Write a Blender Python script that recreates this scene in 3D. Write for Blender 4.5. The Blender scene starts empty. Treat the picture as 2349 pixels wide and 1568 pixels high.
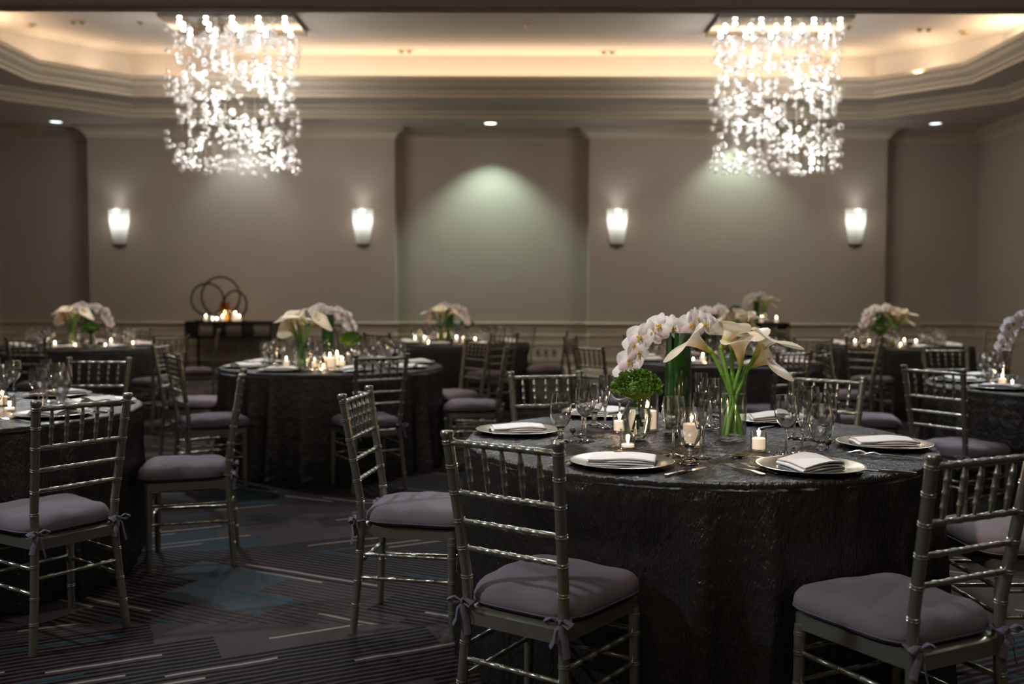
import bpy, math, random
from mathutils import Vector, Matrix, noise as mnoise
random.seed(7)
PI = math.pi
SC = bpy.context.scene
COL = SC.collection

# ------------------------------------------------------------------ camera, world, exposure
FPX, CX, CY, CAMZ = 2200.0, 1174.5, 784.0, 1.29
PITCH, ROLL = math.radians(2.577), math.radians(0.15)
fw = Vector((0, math.cos(PITCH), -math.sin(PITCH)))
up0 = Vector((0, math.sin(PITCH), math.cos(PITCH)))
xr = Vector((1, 0, 0))
rt = xr * math.cos(ROLL) + up0 * math.sin(ROLL)
up = up0 * math.cos(ROLL) - xr * math.sin(ROLL)
cam = bpy.data.cameras.new('camera')
cam.sensor_width = 36
cam.lens = FPX / 2349 * 36
cam.clip_start = 0.05
cam.clip_end = 100
cam.dof.use_dof = True
cam.dof.focus_distance = 3.15
cam.dof.aperture_fstop = 2.1
camo = bpy.data.objects.new('camera', cam)
COL.objects.link(camo)
M = Matrix((rt, up, -fw)).transposed().to_4x4()
M.translation = (0, 0, CAMZ)
camo.matrix_world = M
SC.camera = camo

SC.view_settings.view_transform = 'Standard'
SC.view_settings.look = 'None'
SC.view_settings.exposure = 0.0
SC.view_settings.gamma = 1
SC.view_settings.use_curve_mapping = False
w = bpy.data.worlds.new('world')
SC.world = w
w.use_nodes = True
w.node_tree.nodes['Background'].inputs[0].default_value = (0.6, 0.62, 0.7, 1)
w.node_tree.nodes['Background'].inputs[1].default_value = 0.02
cy = SC.cycles
cy.max_bounces = 10
cy.diffuse_bounces = 3
cy.glossy_bounces = 3
cy.transmission_bounces = 9
cy.transparent_max_bounces = 24
cy.caustics_reflective = False
cy.caustics_refractive = False
cy.sample_clamp_indirect = 8
cy.sample_clamp_direct = 0
cy.use_adaptive_sampling = True
cy.adaptive_threshold = 0.03
cy.use_denoising = True
cy.blur_glossy = 0.5


def ray(px, py):
    return fw * FPX + rt * (px - CX) - up * (py - CY)


def at_z(px, py, z):            # the point of height z seen at that pixel of the photograph
    d = ray(px, py)
    t = (z - CAMZ) / d.z
    return Vector((d.x * t, d.y * t, z))


def at_y(px, py, y):
    d = ray(px, py)
    t = y / d.y
    return Vector((d.x * t, y, CAMZ + d.z * t))


def light(kind, loc, power, color, target=None, **kw):
    l = bpy.data.lights.new(kind.lower() + '_light', kind)
    l.energy = power
    l.color = color
    for k, v in kw.items():
        setattr(l, k, v)
    o = bpy.data.objects.new(kind.lower() + '_light', l)
    COL.objects.link(o)
    o.location = loc
    if target is not None:
        o.rotation_euler = (Vector(target) - Vector(loc)).to_track_quat('-Z', 'Y').to_euler()
    return o


COOL = (0.80, 0.92, 1.0)
MINT = (0.72, 1.0, 0.86)
WARM = (1.0, 0.72, 0.46)
NEUT = (1.0, 0.90, 0.78)


def spot(loc, target, power, color, deg=50, blend=0.6, size=0.09):
    return light('SPOT', loc, power, color, target, spot_size=math.radians(deg), spot_blend=blend, shadow_soft_size=size)


# tables: centre x, y
TAB = dict(near=(0.69, 3.62), left=(-2.66, 4.5), middle_left=(-1.41, 7.54), far_left=(-4.74, 10.55),
           far_centre=(-0.65, 11.6), middle_right=(1.80, 8.33), far_right=(4.46, 11.2), right=(3.50, 5.95))
# spots in the ceiling over the tables
SPOTS = dict(near=((-0.7, 2.0), 360, NEUT), left=((-1.9, 6.3), 200, NEUT), middle_left=((-1.2, 5.2), 330, NEUT),
             far_left=((-4.0, 8.6), 330, NEUT), far_centre=((-0.6, 9.3), 330, NEUT), middle_right=((1.4, 6.2), 300, NEUT),
             far_right=((4.0, 9.2), 300, NEUT), right=((3.2, 8.4), 240, COOL))
for k, (p, pw, c) in SPOTS.items():
    z = 4.05 if p[1] < 9.4 else 4.95
    spot((p[0], p[1], z), (TAB[k][0], TAB[k][1], 0.9), pw, c, 34, 0.7)
# added cool spots without fixtures, raking highlights onto the chairs and near cloth
for p, t, pw in (((-4.0, 9.0, 4.05), (-2.0, 6.3, 0.5), 330), ((0.6, 9.2, 4.05), (0.2, 6.6, 0.5), 180), ((5.2, 9.2, 4.05), (2.6, 5.8, 0.5), 380),
                 ((-4.6, 2.2, 4.05), (0.1, 3.2, 0.35), 520), ((5.0, 6.4, 4.05), (1.4, 3.6, 0.5), 90)):
    spot(p, t, pw, (0.72, 0.86, 1.0), 48, 0.8)
# added back lights beyond the tables, unseen, for glints toward the viewer's end
for p, t, pw, dg in (((1.3, 7.9, 4.05), (0.7, 3.6, 0.8), 420, 34), ((-0.9, 7.6, 4.05), (-0.2, 3.3, 0.5), 200, 34), ((-3.4, 8.6, 4.05), (-2.5, 4.5, 0.7), 330, 34),
                     ((-2.2, 12.0, 4.95), (-1.6, 7.4, 0.7), 480, 36), ((4.1, 9.2, 4.05), (3.3, 5.8, 0.7), 380, 38), ((2.6, 12.3, 4.95), (2.1, 8.2, 0.7), 380, 36),
                     ((-4.6, 12.2, 4.95), (-3.6, 9.2, 0.5), 220, 40), ((4.6, 12.3, 4.95), (3.9, 9.9, 0.5), 200, 40)):
    spot(p, t, pw, (0.84, 0.93, 1.0), dg, 0.7)
# added fill light, unseen behind the camera, lifting the near chair backs
light('AREA', (-0.5, -1.2, 3.9), 34, (1.0, 0.9, 0.78), (0.2, 3.0, 0.3), shape='RECTANGLE', size=3.0, size_y=1.5)
# added grid of dim unseen spots at both ceiling heights, for glints on glassware
for cx_ in (-5.2, -2.6, -0.2, 2.4, 5.0):
    for cy_, cz_ in ((1.6, 4.05), (4.8, 4.05), (8.0, 4.05), (11.0, 4.95)):
        spot((cx_, cy_, cz_), (cx_, cy_, 0), 15 if cy_ < 9 else 18, (1.0, 0.93, 0.84) if int(cx_ + cy_) % 2 else (0.82, 0.92, 1.0), 130, 0.6, 0.07)

# ------------------------------------------------------------------ mesh helper


class MB:
    def __init__(s):
        s.v = []
        s.f = []
        s.uv = None

    def add(s, vs, fs):
        n = len(s.v)
        s.v += [tuple(p) for p in vs]
        s.f += [tuple(i + n for i in f) for f in fs]
        return s

    def box(s, x0, x1, y0, y1, z0, z1):
        return s.add([(x, y, z) for z in (z0, z1) for y in (y0, y1) for x in (x0, x1)],
                     [(0, 2, 3, 1), (4, 5, 7, 6), (0, 1, 5, 4), (2, 6, 7, 3), (0, 4, 6, 2), (1, 3, 7, 5)])

    def tube(s, pts, rads, seg=10, flat=None, cap=True):
        pts = [Vector(p) for p in pts]
        n = len(pts)
        if not hasattr(rads, '__len__'):
            rads = [rads] * n
        t0 = (pts[1] - pts[0]).normalized()
        ref = Vector((0, 0, 1)) if abs(t0.z) < 0.9 else Vector((0, 1, 0))
        a = t0.cross(ref).normalized()
        vs, fs = [], []
        for i, p in enumerate(pts):
            t = (pts[min(i + 1, n - 1)] - pts[max(i - 1, 0)])
            t = t.normalized() if t.length > 1e-9 else t0
            a = (a - t * a.dot(t)).normalized()
            b = t.cross(a)
            for k in range(seg):
                an = 2 * PI * k / seg
                vs.append(p + (a * math.cos(an) + b * math.sin(an) * (flat or 1)) * rads[i])
        for i in range(n - 1):
            for k in range(seg):
                k2 = (k + 1) % seg
                fs.append((i * seg + k, i * seg + k2, (i + 1) * seg + k2, (i + 1) * seg + k))
        if cap:
            fs.append(tuple(range(seg))[::-1])
            fs.append(tuple((n - 1) * seg + k for k in range(seg)))
        return s.add(vs, fs)

    def lathe(s, prof, seg=24, c=(0, 0, 0)):
        vs, fs, idx = [], [], []
        for r, z in prof:
            if r < 1e-6:
                idx.append([len(vs)] * seg)
                vs.append((c[0], c[1], c[2] + z))
            else:
                idx.append([len(vs) + k for k in range(seg)])
                for k in range(seg):
                    an = 2 * PI * k / seg
                    vs.append((c[0] + r * math.cos(an), c[1] + r * math.sin(an), c[2] + z))
        for i in range(len(prof) - 1):
            for k in range(seg):
                k2 = (k + 1) % seg
                q = [idx[i][k], idx[i][k2], idx[i + 1][k2], idx[i + 1][k]]
                q2 = []
                for x in q:
                    if x not in q2:
                        q2.append(x)
                if len(q2) > 2:
                    fs.append(tuple(q2))
        return s.add(vs, fs)

    def ball(s, c, r, seg=12, rings=8, sz=1.0):
        return s.lathe([(r * math.sin(PI * i / rings), -r * sz * math.cos(PI * i / rings)) for i in range(rings + 1)], seg, c)

    def prism(s, outline, z0, z1):
        n = len(outline)
        return s.add([(x, y, z0) for x, y in outline] + [(x, y, z1) for x, y in outline],
                     [tuple(range(n))[::-1], tuple(range(n, 2 * n))] + [(i, (i + 1) % n, n + (i + 1) % n, n + i) for i in range(n)])

    def xf(s, mat):
        s.v = [tuple(mat @ Vector(p)) for p in s.v]
        return s

    def mesh(s, name, mat, smooth=True, sharp=45):
        me = bpy.data.meshes.new(name)
        me.from_pydata(s.v, [], s.f)
        me.validate()
        if s.uv:
            uvl = me.uv_layers.new(name='UVMap')
            for lp in me.loops:
                uvl.data[lp.index].uv = s.uv[lp.vertex_index]
        me.polygons.foreach_set('use_smooth', [smooth] * len(me.polygons))
        if smooth and sharp:
            me.set_sharp_from_angle(angle=math.radians(sharp))
        me.materials.append(mat)
        me.update()
        return me


def obj(name, mb, mat, parent=None, smooth=True, loc=None, sharp=45):
    me = mb.mesh(name, mat, smooth, sharp) if isinstance(mb, MB) else mb
    o = bpy.data.objects.new(name, me)
    COL.objects.link(o)
    if parent:
        o.parent = parent
    if loc is not None:
        o.location = loc
    return o


def tag(o, label, cat, group=None):
    o['label'] = label
    o['category'] = cat
    if group:
        o['group'] = group
    return o


def thing(name, label, cat, loc=(0, 0, 0), rz=0.0, group=None):
    o = bpy.data.objects.new(name, None)
    COL.objects.link(o)
    o.location = loc
    o.rotation_euler = (0, 0, rz)
    o.empty_display_size = 0.05
    return tag(o, label, cat, group)


def struct(name, mb, mat, smooth=False):
    o = obj(name, mb, mat, None, smooth)
    o['kind'] = 'structure'
    return o


KIDS = {}


def kids(o):
    if o.name not in KIDS:
        KIDS[o.name] = list(o.children)
    return KIDS[o.name]


def copy_tree(o, parent=None):
    c = o.copy()
    COL.objects.link(c)
    if parent:
        c.parent = parent
    for ch in kids(o):
        copy_tree(ch, c)
    return c


USED = set()


def place(proto, loc, rz, label, group=None, scale=None):
    if proto.name in USED:
        o = copy_tree(proto)
        if 'group' in o.keys():
            del o['group']
    else:
        KIDS.setdefault(proto.name, list(proto.children))
        USED.add(proto.name)
        kids(proto)
        for c in proto.children:
            kids(c)
        o = proto
    o.location = loc
    o.rotation_euler = (0, 0, rz)
    if scale:
        o.scale = (scale,) * 3
    o['label'] = label
    if group:
        o['group'] = group
    return o


# ------------------------------------------------------------------ materials
def mat(name):
    m = bpy.data.materials.new(name)
    m.use_nodes = True
    return m, m.node_tree, m.node_tree.nodes['Principled BSDF']


class G:                                     # small node writer
    def __init__(s, nt):
        s.nt = nt

    def n(s, typ, **kw):
        nd = s.nt.nodes.new(typ)
        for k, v in kw.items():
            setattr(nd, k, v)
        return nd

    def put(s, sock, v):
        if hasattr(v, 'is_linked') or hasattr(v, 'links'):
            s.nt.links.new(v, sock)
        elif v is not None:
            sock.default_value = v

    def m(s, op, a, b=None, c=None):
        nd = s.n('ShaderNodeMath', operation=op)
        s.put(nd.inputs[0], a)
        if b is not None:
            s.put(nd.inputs[1], b)
        if c is not None:
            s.put(nd.inputs[2], c)
        return nd.outputs[0]

    def mix(s, f, a, b):
        nd = s.n('ShaderNodeMix', data_type='RGBA')
        s.put(nd.inputs[0], f)
        s.put(nd.inputs[6], a)
        s.put(nd.inputs[7], b)
        return nd.outputs[2]

    def noise(s, vec, scale, detail=3, rough=0.5, dist=0.0):
        nd = s.n('ShaderNodeTexNoise')
        if vec is not None:
            s.put(nd.inputs['Vector'], vec)
        nd.inputs['Scale'].default_value = scale
        nd.inputs['Detail'].default_value = detail
        nd.inputs['Roughness'].default_value = rough
        nd.inputs['Distortion'].default_value = dist
        return nd.outputs[0]

    def coord(s, which='Object'):
        return s.n('ShaderNodeTexCoord').outputs[which]

    def mapping(s, vec, scale=(1, 1, 1), rot=(0, 0, 0), loc=(0, 0, 0)):
        nd = s.n('ShaderNodeMapping')
        s.put(nd.inputs[0], vec)
        nd.inputs[1].default_value = loc
        nd.inputs[2].default_value = rot
        nd.inputs[3].default_value = scale
        return nd.outputs[0]

    def bump(s, h, strength, dist=0.01):
        nd = s.n('ShaderNodeBump')
        s.put(nd.inputs['Height'], h)
        nd.inputs['Strength'].default_value = strength
        nd.inputs['Distance'].default_value = dist
        return nd.outputs[0]

    def ramp(s, f, stops):
        nd = s.n('ShaderNodeValToRGB')
        s.put(nd.inputs[0], f)
        el = nd.color_ramp.elements
        el[0].position, el[0].color = stops[0][0], (*stops[0][1], 1)
        el[1].position, el[1].color = stops[-1][0], (*stops[-1][1], 1)
        for p, c in stops[1:-1]:
            e = el.new(p)
            e.color = (*c, 1)
        return nd.outputs[0]


def simple(name, col, rough=0.5, metal=0.0, var=0.0, vscale=20, bump=0.0, bscale=60, spec=0.5, **kw):
    m, nt, p = mat(name)
    g = G(nt)
    p.inputs['Roughness'].default_value = rough
    p.inputs['Metallic'].default_value = metal
    p.inputs['Specular IOR Level'].default_value = spec
    co = g.coord()
    if var:
        f = g.noise(co, vscale, 4)
        c = g.mix(f, tuple(x * (1 - var) for x in col) + (1,), tuple(min(1, x * (1 + var)) for x in col) + (1,))
        nt.links.new(c, p.inputs['Base Color'])
    else:
        p.inputs['Base Color'].default_value = (*col, 1)
    if bump:
        nt.links.new(g.bump(g.noise(co, bscale, 4), bump, 0.003), p.inputs['Normal'])
    for k, v in kw.items():
        p.inputs[k].default_value = v
    return m


def emission(name, col, strength):
    m, nt, p = mat(name)
    nt.nodes.remove(p)
    e = nt.nodes.new('ShaderNodeEmission')
    e.inputs[0].default_value = (*col, 1)
    e.inputs[1].default_value = strength
    nt.links.new(e.outputs[0], nt.nodes['Material Output'].inputs[0])
    return m


def thin_glass(name, tint=(1, 1, 1), boost=0.13, rough=0.07, power=1.0):
    m, nt, p = mat(name)
    nt.nodes.remove(p)
    g = G(nt)
    tr = g.n('ShaderNodeBsdfTransparent')
    tr.inputs[0].default_value = (*tint, 1)
    gl = g.n('ShaderNodeBsdfGlossy')
    gl.inputs['Roughness'].default_value = rough
    lw = g.n('ShaderNodeLayerWeight')
    lw.inputs[0].default_value = 0.42
    f = g.m('MINIMUM', g.m('ADD', g.m('MULTIPLY', g.m('POWER', lw.outputs['Facing'], 1.8), 0.9 * power), boost), 1.0)
    mx = g.n('ShaderNodeMixShader')
    nt.links.new(f, mx.inputs[0])
    nt.links.new(tr.outputs[0], mx.inputs[1])
    nt.links.new(gl.outputs[0], mx.inputs[2])
    nt.links.new(mx.outputs[0], nt.nodes['Material Output'].inputs[0])
    return m


MAT = {}
MAT['wall'] = simple('wall_paint', (0.50, 0.43, 0.36), 0.85, var=0.06, vscale=3, bump=0.15, bscale=120, spec=0.2)
MAT['trim'] = simple('trim_paint', (0.60, 0.52, 0.40), 0.6, var=0.04, vscale=4, spec=0.3)
MAT['ceil'] = simple('ceiling_paint', (0.60, 0.53, 0.48), 0.9, var=0.03, vscale=3, spec=0.1)
MAT['tray'] = simple('tray_paint', (0.62, 0.58, 0.54), 0.9, var=0.03, vscale=3, spec=0.1)
MAT['dark'] = simple('gap_black', (0.01, 0.01, 0.01), 0.8)
MAT['chair'] = simple('silver_lacquer', (0.43, 0.395, 0.31), 0.26, 0.80, var=0.10, vscale=30, bump=0.03, bscale=200)
MAT['cushion'] = simple('cushion_fabric', (0.215, 0.168, 0.178), 0.9, var=0.12, vscale=14, bump=0.25, bscale=22, spec=0.15)
MAT['tie'] = simple('tie_fabric', (0.16, 0.125, 0.15), 0.9, var=0.1)
MAT['plate'] = simple('charger_metal', (0.40, 0.37, 0.28), 0.26, 0.9, var=0.05, vscale=30)
MAT['napkin'] = simple('napkin_linen', (0.80, 0.75, 0.72), 0.9, bump=0.1, bscale=300, spec=0.1)
MAT['steel'] = simple('cutlery_steel', (0.55, 0.5, 0.45), 0.22, 1.0, var=0.05)
MAT['glass'] = thin_glass('clear_glass')
MAT['bowlglass'] = thin_glass('stemware_glass', (1, 1, 1), 0.05, 0.10, 0.62)
MAT['vglass'] = thin_glass('vase_glass', (0.97, 0.99, 0.97), 0.09)
MAT['lvglass'] = thin_glass('leaf_vase_glass', (0.97, 0.99, 0.97), 0.04, 0.05, 0.35)
MAT['cup'] = thin_glass('cup_glass', (0.98, 0.98, 0.96), 0.07, 0.05)
MAT['wax'] = simple('candle_wax', (0.9, 0.8, 0.66), 0.6, **{'Emission Color': (1.0, 0.74, 0.52, 1), 'Emission Strength': 0.85})  # emission puts the flame's glow into the wax itself
MAT['amber'] = thin_glass('amber_glass', (1.0, 0.75, 0.4), 0.06, 0.1)
MAT['flame'] = emission('candle_flame', (1.0, 0.82, 0.56), 50)
MAT['black'] = simple('black_lacquer', (0.012, 0.011, 0.011), 0.35, var=0.1)
MAT['iron'] = simple('dark_iron', (0.035, 0.03, 0.025), 0.45, 0.6, var=0.2)
MAT['leaf'] = simple('dark_leaf', (0.015, 0.06, 0.008), 0.35, var=0.8, vscale=18)
MAT['stem'] = simple('green_stem', (0.16, 0.34, 0.04), 0.4, var=0.25, vscale=25)
MAT['twig'] = simple('orchid_stem', (0.035, 0.05, 0.015), 0.5, var=0.3)
MAT['mum'] = simple('green_bloom', (0.085, 0.17, 0.010), 0.6, var=0.6, vscale=35)
MAT['yellow'] = simple('yellow_spadix', (0.75, 0.42, 0.03), 0.6, bump=0.3, bscale=400)
MAT['throat'] = simple('orchid_throat', (0.55, 0.40, 0.05), 0.5, var=0.4, vscale=60)
MAT['brown'] = simple('brown_ball', (0.06, 0.025, 0.015), 0.4)
MAT['canopy'] = simple('mirror_chrome', (0.25, 0.24, 0.23), 0.1, 1.0)
MAT['brass'] = simple('bracket_metal', (0.3, 0.27, 0.22), 0.35, 0.9)
MAT['bulb'] = emission('halogen_bulb', (1.0, 0.97, 0.92), 14)
MAT['halogen'] = emission('chandelier_halogen', (1.0, 0.96, 0.90), 60)
MAT['down'] = emission('downlight_lens', (0.75, 0.92, 1.0), 3.0)
MAT['down2'] = emission('downlight_lens_white', (0.85, 1.0, 0.97), 6.0)
MAT['outlet'] = simple('outlet_plate', (0.45, 0.36, 0.25), 0.5)


def petal_mat(name, c1, c2, scale, tl=0.35):
    m, nt, p = mat(name)
    g = G(nt)
    c = g.mix(g.m('MULTIPLY', g.m('SUBTRACT', g.noise(g.coord(), scale, 2), 0.42), 4.0), (*c1, 1), (*c2, 1))
    nt.links.new(c, p.inputs['Base Color'])
    p.inputs['Roughness'].default_value = 0.6
    t = g.n('ShaderNodeBsdfTranslucent')
    nt.links.new(c, t.inputs[0])
    mx = g.n('ShaderNodeMixShader')
    mx.inputs[0].default_value = tl
    nt.links.new(p.outputs[0], mx.inputs[1])
    nt.links.new(t.outputs[0], mx.inputs[2])
    nt.links.new(mx.outputs[0], nt.nodes['Material Output'].inputs[0])
    return m


MAT['orchid'] = petal_mat('orchid_petal', (0.88, 0.84, 0.80), (0.84, 0.68, 0.72), 20)


def calla_mat():
    m, nt, p = mat('calla_spathe')
    g = G(nt)
    sx = g.n('ShaderNodeSeparateXYZ')
    nt.links.new(g.coord(), sx.inputs[0])
    f = g.m('MULTIPLY', sx.outputs[2], 1 / 0.055)
    c = g.ramp(f, [(0.0, (0.30, 0.42, 0.05)), (0.55, (0.76, 0.62, 0.24)), (1.0, (0.88, 0.78, 0.60))])
    nt.links.new(c, p.inputs['Base Color'])
    p.inputs['Roughness'].default_value = 0.45
    t = g.n('ShaderNodeBsdfTranslucent')
    nt.links.new(c, t.inputs[0])
    mx = g.n('ShaderNodeMixShader')
    mx.inputs[0].default_value = 0.3
    nt.links.new(p.outputs[0], mx.inputs[1])
    nt.links.new(t.outputs[0], mx.inputs[2])
    nt.links.new(mx.outputs[0], nt.nodes['Material Output'].inputs[0])
    return m


MAT['calla'] = calla_mat()


def glass_mat(name, rough=0.0):
    m, nt, p = mat(name)
    p.inputs['Base Color'].default_value = (1, 1, 1, 1)
    p.inputs['Roughness'].default_value = rough
    p.inputs['Transmission Weight'].default_value = 1
    p.inputs['IOR'].default_value = 1.48
    return m


MAT['solid'] = glass_mat('solid_glass', 0.02)


def stemware(name, extra, rough, ior):
    m = glass_mat(name, 0.0)
    nt = m.node_tree
    p = nt.nodes['Principled BSDF']
    p.inputs['IOR'].default_value = ior
    g = G(nt)
    gl = g.n('ShaderNodeBsdfGlossy')
    gl.inputs['Roughness'].default_value = rough
    mx = g.n('ShaderNodeMixShader')
    mx.inputs[0].default_value = extra
    nt.links.new(p.outputs[0], mx.inputs[1])
    nt.links.new(gl.outputs[0], mx.inputs[2])
    nt.links.new(mx.outputs[0], nt.nodes['Material Output'].inputs[0])
    return m


MAT['solid'] = stemware('polished_stemware', 0.13, 0.05, 1.5)
MAT['water'] = glass_mat('vase_water')
MAT['water'].node_tree.nodes['Principled BSDF'].inputs['IOR'].default_value = 1.34


def bead_mat():
    m, nt, p = mat('glass_bead')
    g = G(nt)
    nt.nodes.remove(p)
    tr = g.n('ShaderNodeBsdfTransparent')
    gl = g.n('ShaderNodeBsdfGlossy')
    gl.inputs['Roughness'].default_value = 0.24
    tl = g.n('ShaderNodeBsdfTranslucent')
    tl.inputs[0].default_value = (1, 0.97, 0.93, 1)
    lw = g.n('ShaderNodeLayerWeight')
    lw.inputs[0].default_value = 0.5
    a = g.n('ShaderNodeMixShader')
    a.inputs[0].default_value = 0.12
    nt.links.new(gl.outputs[0], a.inputs[1])
    nt.links.new(tl.outputs[0], a.inputs[2])
    b = g.n('ShaderNodeMixShader')
    nt.links.new(g.m('ADD', g.m('MULTIPLY', lw.outputs['Facing'], 0.4), 0.30), b.inputs[0])
    nt.links.new(tr.outputs[0], b.inputs[1])
    nt.links.new(a.outputs[0], b.inputs[2])
    nt.links.new(b.outputs[0], nt.nodes['Material Output'].inputs[0])
    return m


MAT['bead'] = bead_mat()


def shade_mat():                                # lit frosted glass of the wall lamps, brightest around the bulb inside
    m, nt, p = mat('sconce_glass')
    g = G(nt)
    sx = g.n('ShaderNodeSeparateXYZ')
    nt.links.new(g.coord(), sx.inputs[0])
    dz = g.m('ABSOLUTE', g.m('SUBTRACT', sx.outputs[2], 0.38))
    e = g.m('MAXIMUM', g.m('SUBTRACT', 1.0, g.m('MULTIPLY', dz, 2.6)), 0.12)
    nt.links.new(g.m('MULTIPLY', g.m('POWER', e, 2.2), 1.5), p.inputs['Emission Strength'])
    p.inputs['Emission Color'].default_value = (1.0, 1.0, 0.90, 1)
    p.inputs['Base Color'].default_value = (0.7, 0.7, 0.66, 1)
    p.inputs['Roughness'].default_value = 0.4
    return m


MAT['shade'] = shade_mat()


def cloth_mat():
    m, nt, p = mat('crinkled_taffeta')
    g = G(nt)
    uv = g.coord('UV')
    warp = g.n('ShaderNodeTexNoise')
    nt.links.new(uv, warp.inputs['Vector'])
    warp.inputs['Scale'].default_value = 9
    va = g.n('ShaderNodeVectorMath', operation='MULTIPLY_ADD')
    nt.links.new(warp.outputs[1], va.inputs[0])
    va.inputs[1].default_value = (0.035, 0.035, 0)
    nt.links.new(uv, va.inputs[2])
    a = g.noise(g.mapping(va.outputs[0], (75, 16, 1)), 1.0, 4, 0.6)
    b = g.noise(g.mapping(va.outputs[0], (190, 60, 1), (0, 0, 0.5)), 1.0, 2, 0.5)
    rid = g.m('ABSOLUTE', g.m('SUBTRACT', a, 0.5))
    h = g.m('ADD', g.m('MULTIPLY', rid, 2.2), g.m('MULTIPLY', b, 0.35))
    c = g.mix(g.noise(uv, 5, 3), (0.015, 0.0125, 0.0115, 1), (0.026, 0.021, 0.019, 1))
    nt.nodes.remove(p)
    bn = g.bump(h, 0.8, 0.008)
    df = g.n('ShaderNodeBsdfDiffuse')
    nt.links.new(c, df.inputs[0])
    nt.links.new(bn, df.inputs['Normal'])
    gl = g.n('ShaderNodeBsdfGlossy')
    gl.inputs[0].default_value = (0.105, 0.10, 0.096, 1)
    gl.inputs['Roughness'].default_value = 0.22
    nt.links.new(bn, gl.inputs['Normal'])
    ad = g.n('ShaderNodeAddShader')
    nt.links.new(df.outputs[0], ad.inputs[0])
    nt.links.new(gl.outputs[0], ad.inputs[1])
    nt.links.new(ad.outputs[0], nt.nodes['Material Output'].inputs[0])
    return m


MAT['cloth'] = cloth_mat()


def carpet_mat():
    m, nt, p = mat('zigzag_carpet')
    g = G(nt)
    co = g.coord()
    sx = g.n('ShaderNodeSeparateXYZ')
    wob = g.n('ShaderNodeTexNoise')
    nt.links.new(co, wob.inputs['Vector'])
    wob.inputs['Scale'].default_value = 6
    va = g.n('ShaderNodeVectorMath', operation='MULTIPLY_ADD')
    nt.links.new(wob.outputs[1], va.inputs[0])
    va.inputs[1].default_value = (0.02, 0.02, 0)
    nt.links.new(co, va.inputs[2])
    nt.links.new(va.outputs[0], sx.inputs[0])
    X, Y = sx.outputs[0], sx.outputs[1]
    BW = 1.1
    yb = g.m('DIVIDE', g.m('SUBTRACT', Y, 3.76 - 4.4), BW)
    band = g.m('FLOOR', yb)
    sgn = g.m('SUBTRACT', 1.0, g.m('MULTIPLY', g.m('MODULO', band, 2.0), 2.0))
    # sgn=+1 / -1 : the stripes climb or fall
    w_ = g.m('ADD', Y, g.m('MULTIPLY', g.m('MULTIPLY', X, sgn), 0.5))
    q = g.m('ADD', g.m('MULTIPLY', X, 1.0), g.m('MULTIPLY', g.m('MULTIPLY', Y, sgn), -0.45))
    per = 0.040
    ph = g.m('FRACT', g.m('DIVIDE', w_, per))
    row = g.m('FLOOR', g.m('DIVIDE', w_, per * 2))

    def white(a, b, seed):
        cb = g.n('ShaderNodeCombineXYZ')
        g.put(cb.inputs[0], a)
        g.put(cb.inputs[1], b)
        cb.inputs[2].default_value = seed
        wn = g.n('ShaderNodeTexWhiteNoise')
        nt.links.new(cb.outputs[0], wn.inputs['Vector'])
        return wn.outputs['Value']
    cell = g.m('FLOOR', g.m('DIVIDE', g.m('ADD', q, g.m('MULTIPLY', g.m('FLOOR', g.m('DIVIDE', w_, 0.28)), 0.23)), 0.62))
    wide = white(cell, g.m('ADD', band, g.m('MULTIPLY', g.m('FLOOR', g.m('DIVIDE', w_, 0.56)), 7.0)), 1.0)
    duty = g.m('ADD', 0.20, g.m('MULTIPLY', g.m('GREATER_THAN', wide, 0.38), 0.40))
    stripe = g.m('LESS_THAN', ph, duty)
    patch = g.m('GREATER_THAN', wide, 0.24)
    stripe = g.m('MULTIPLY', stripe, patch)
    base = g.mix(g.noise(co, 1.6, 3), (0.050, 0.036, 0.031, 1), (0.070, 0.050, 0.044, 1))
    shade = g.mix(white(row, band, 3.0), (0.020, 0.006, 0.007, 1), (0.006, 0.006, 0.007, 1))
    c = g.mix(stripe, base, shade)
    # thin cream, and teal, lines in some rows
    seg = g.m('FLOOR', g.m('DIVIDE', g.m('ADD', q, g.m('MULTIPLY', row, 0.137)), 0.42))
    rn = white(row, seg, 5.0)
    ph2 = g.m('FRACT', g.m('DIVIDE', w_, per * 2))
    thin = g.m('MULTIPLY', g.m('GREATER_THAN', ph2, 0.56), g.m('LESS_THAN', ph2, 0.80))
    c = g.mix(g.m('MULTIPLY', thin, g.m('GREATER_THAN', rn, 0.86)), c, (0.25, 0.19, 0.15, 1))
    c = g.mix(g.m('MULTIPLY', thin, g.m('LESS_THAN', rn, 0.07)), c, (0.008, 0.045, 0.060, 1))
    big = g.m('GREATER_THAN', white(cell, g.m('ADD', band, g.m('MULTIPLY', g.m('FLOOR', g.m('DIVIDE', w_, 0.56)), 7.0)), 8.0), 0.955)
    c = g.mix(g.m('MULTIPLY', big, 0.35), c, (0.03, 0.075, 0.095, 1))
    nt.links.new(c, p.inputs['Base Color'])
    p.inputs['Roughness'].default_value = 0.95
    p.inputs['Specular IOR Level'].default_value = 0.1
    nt.links.new(g.bump(g.noise(co, 260, 2), 0.5, 0.004), p.inputs['Normal'])
    return m


MAT['carpet'] = carpet_mat()

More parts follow.
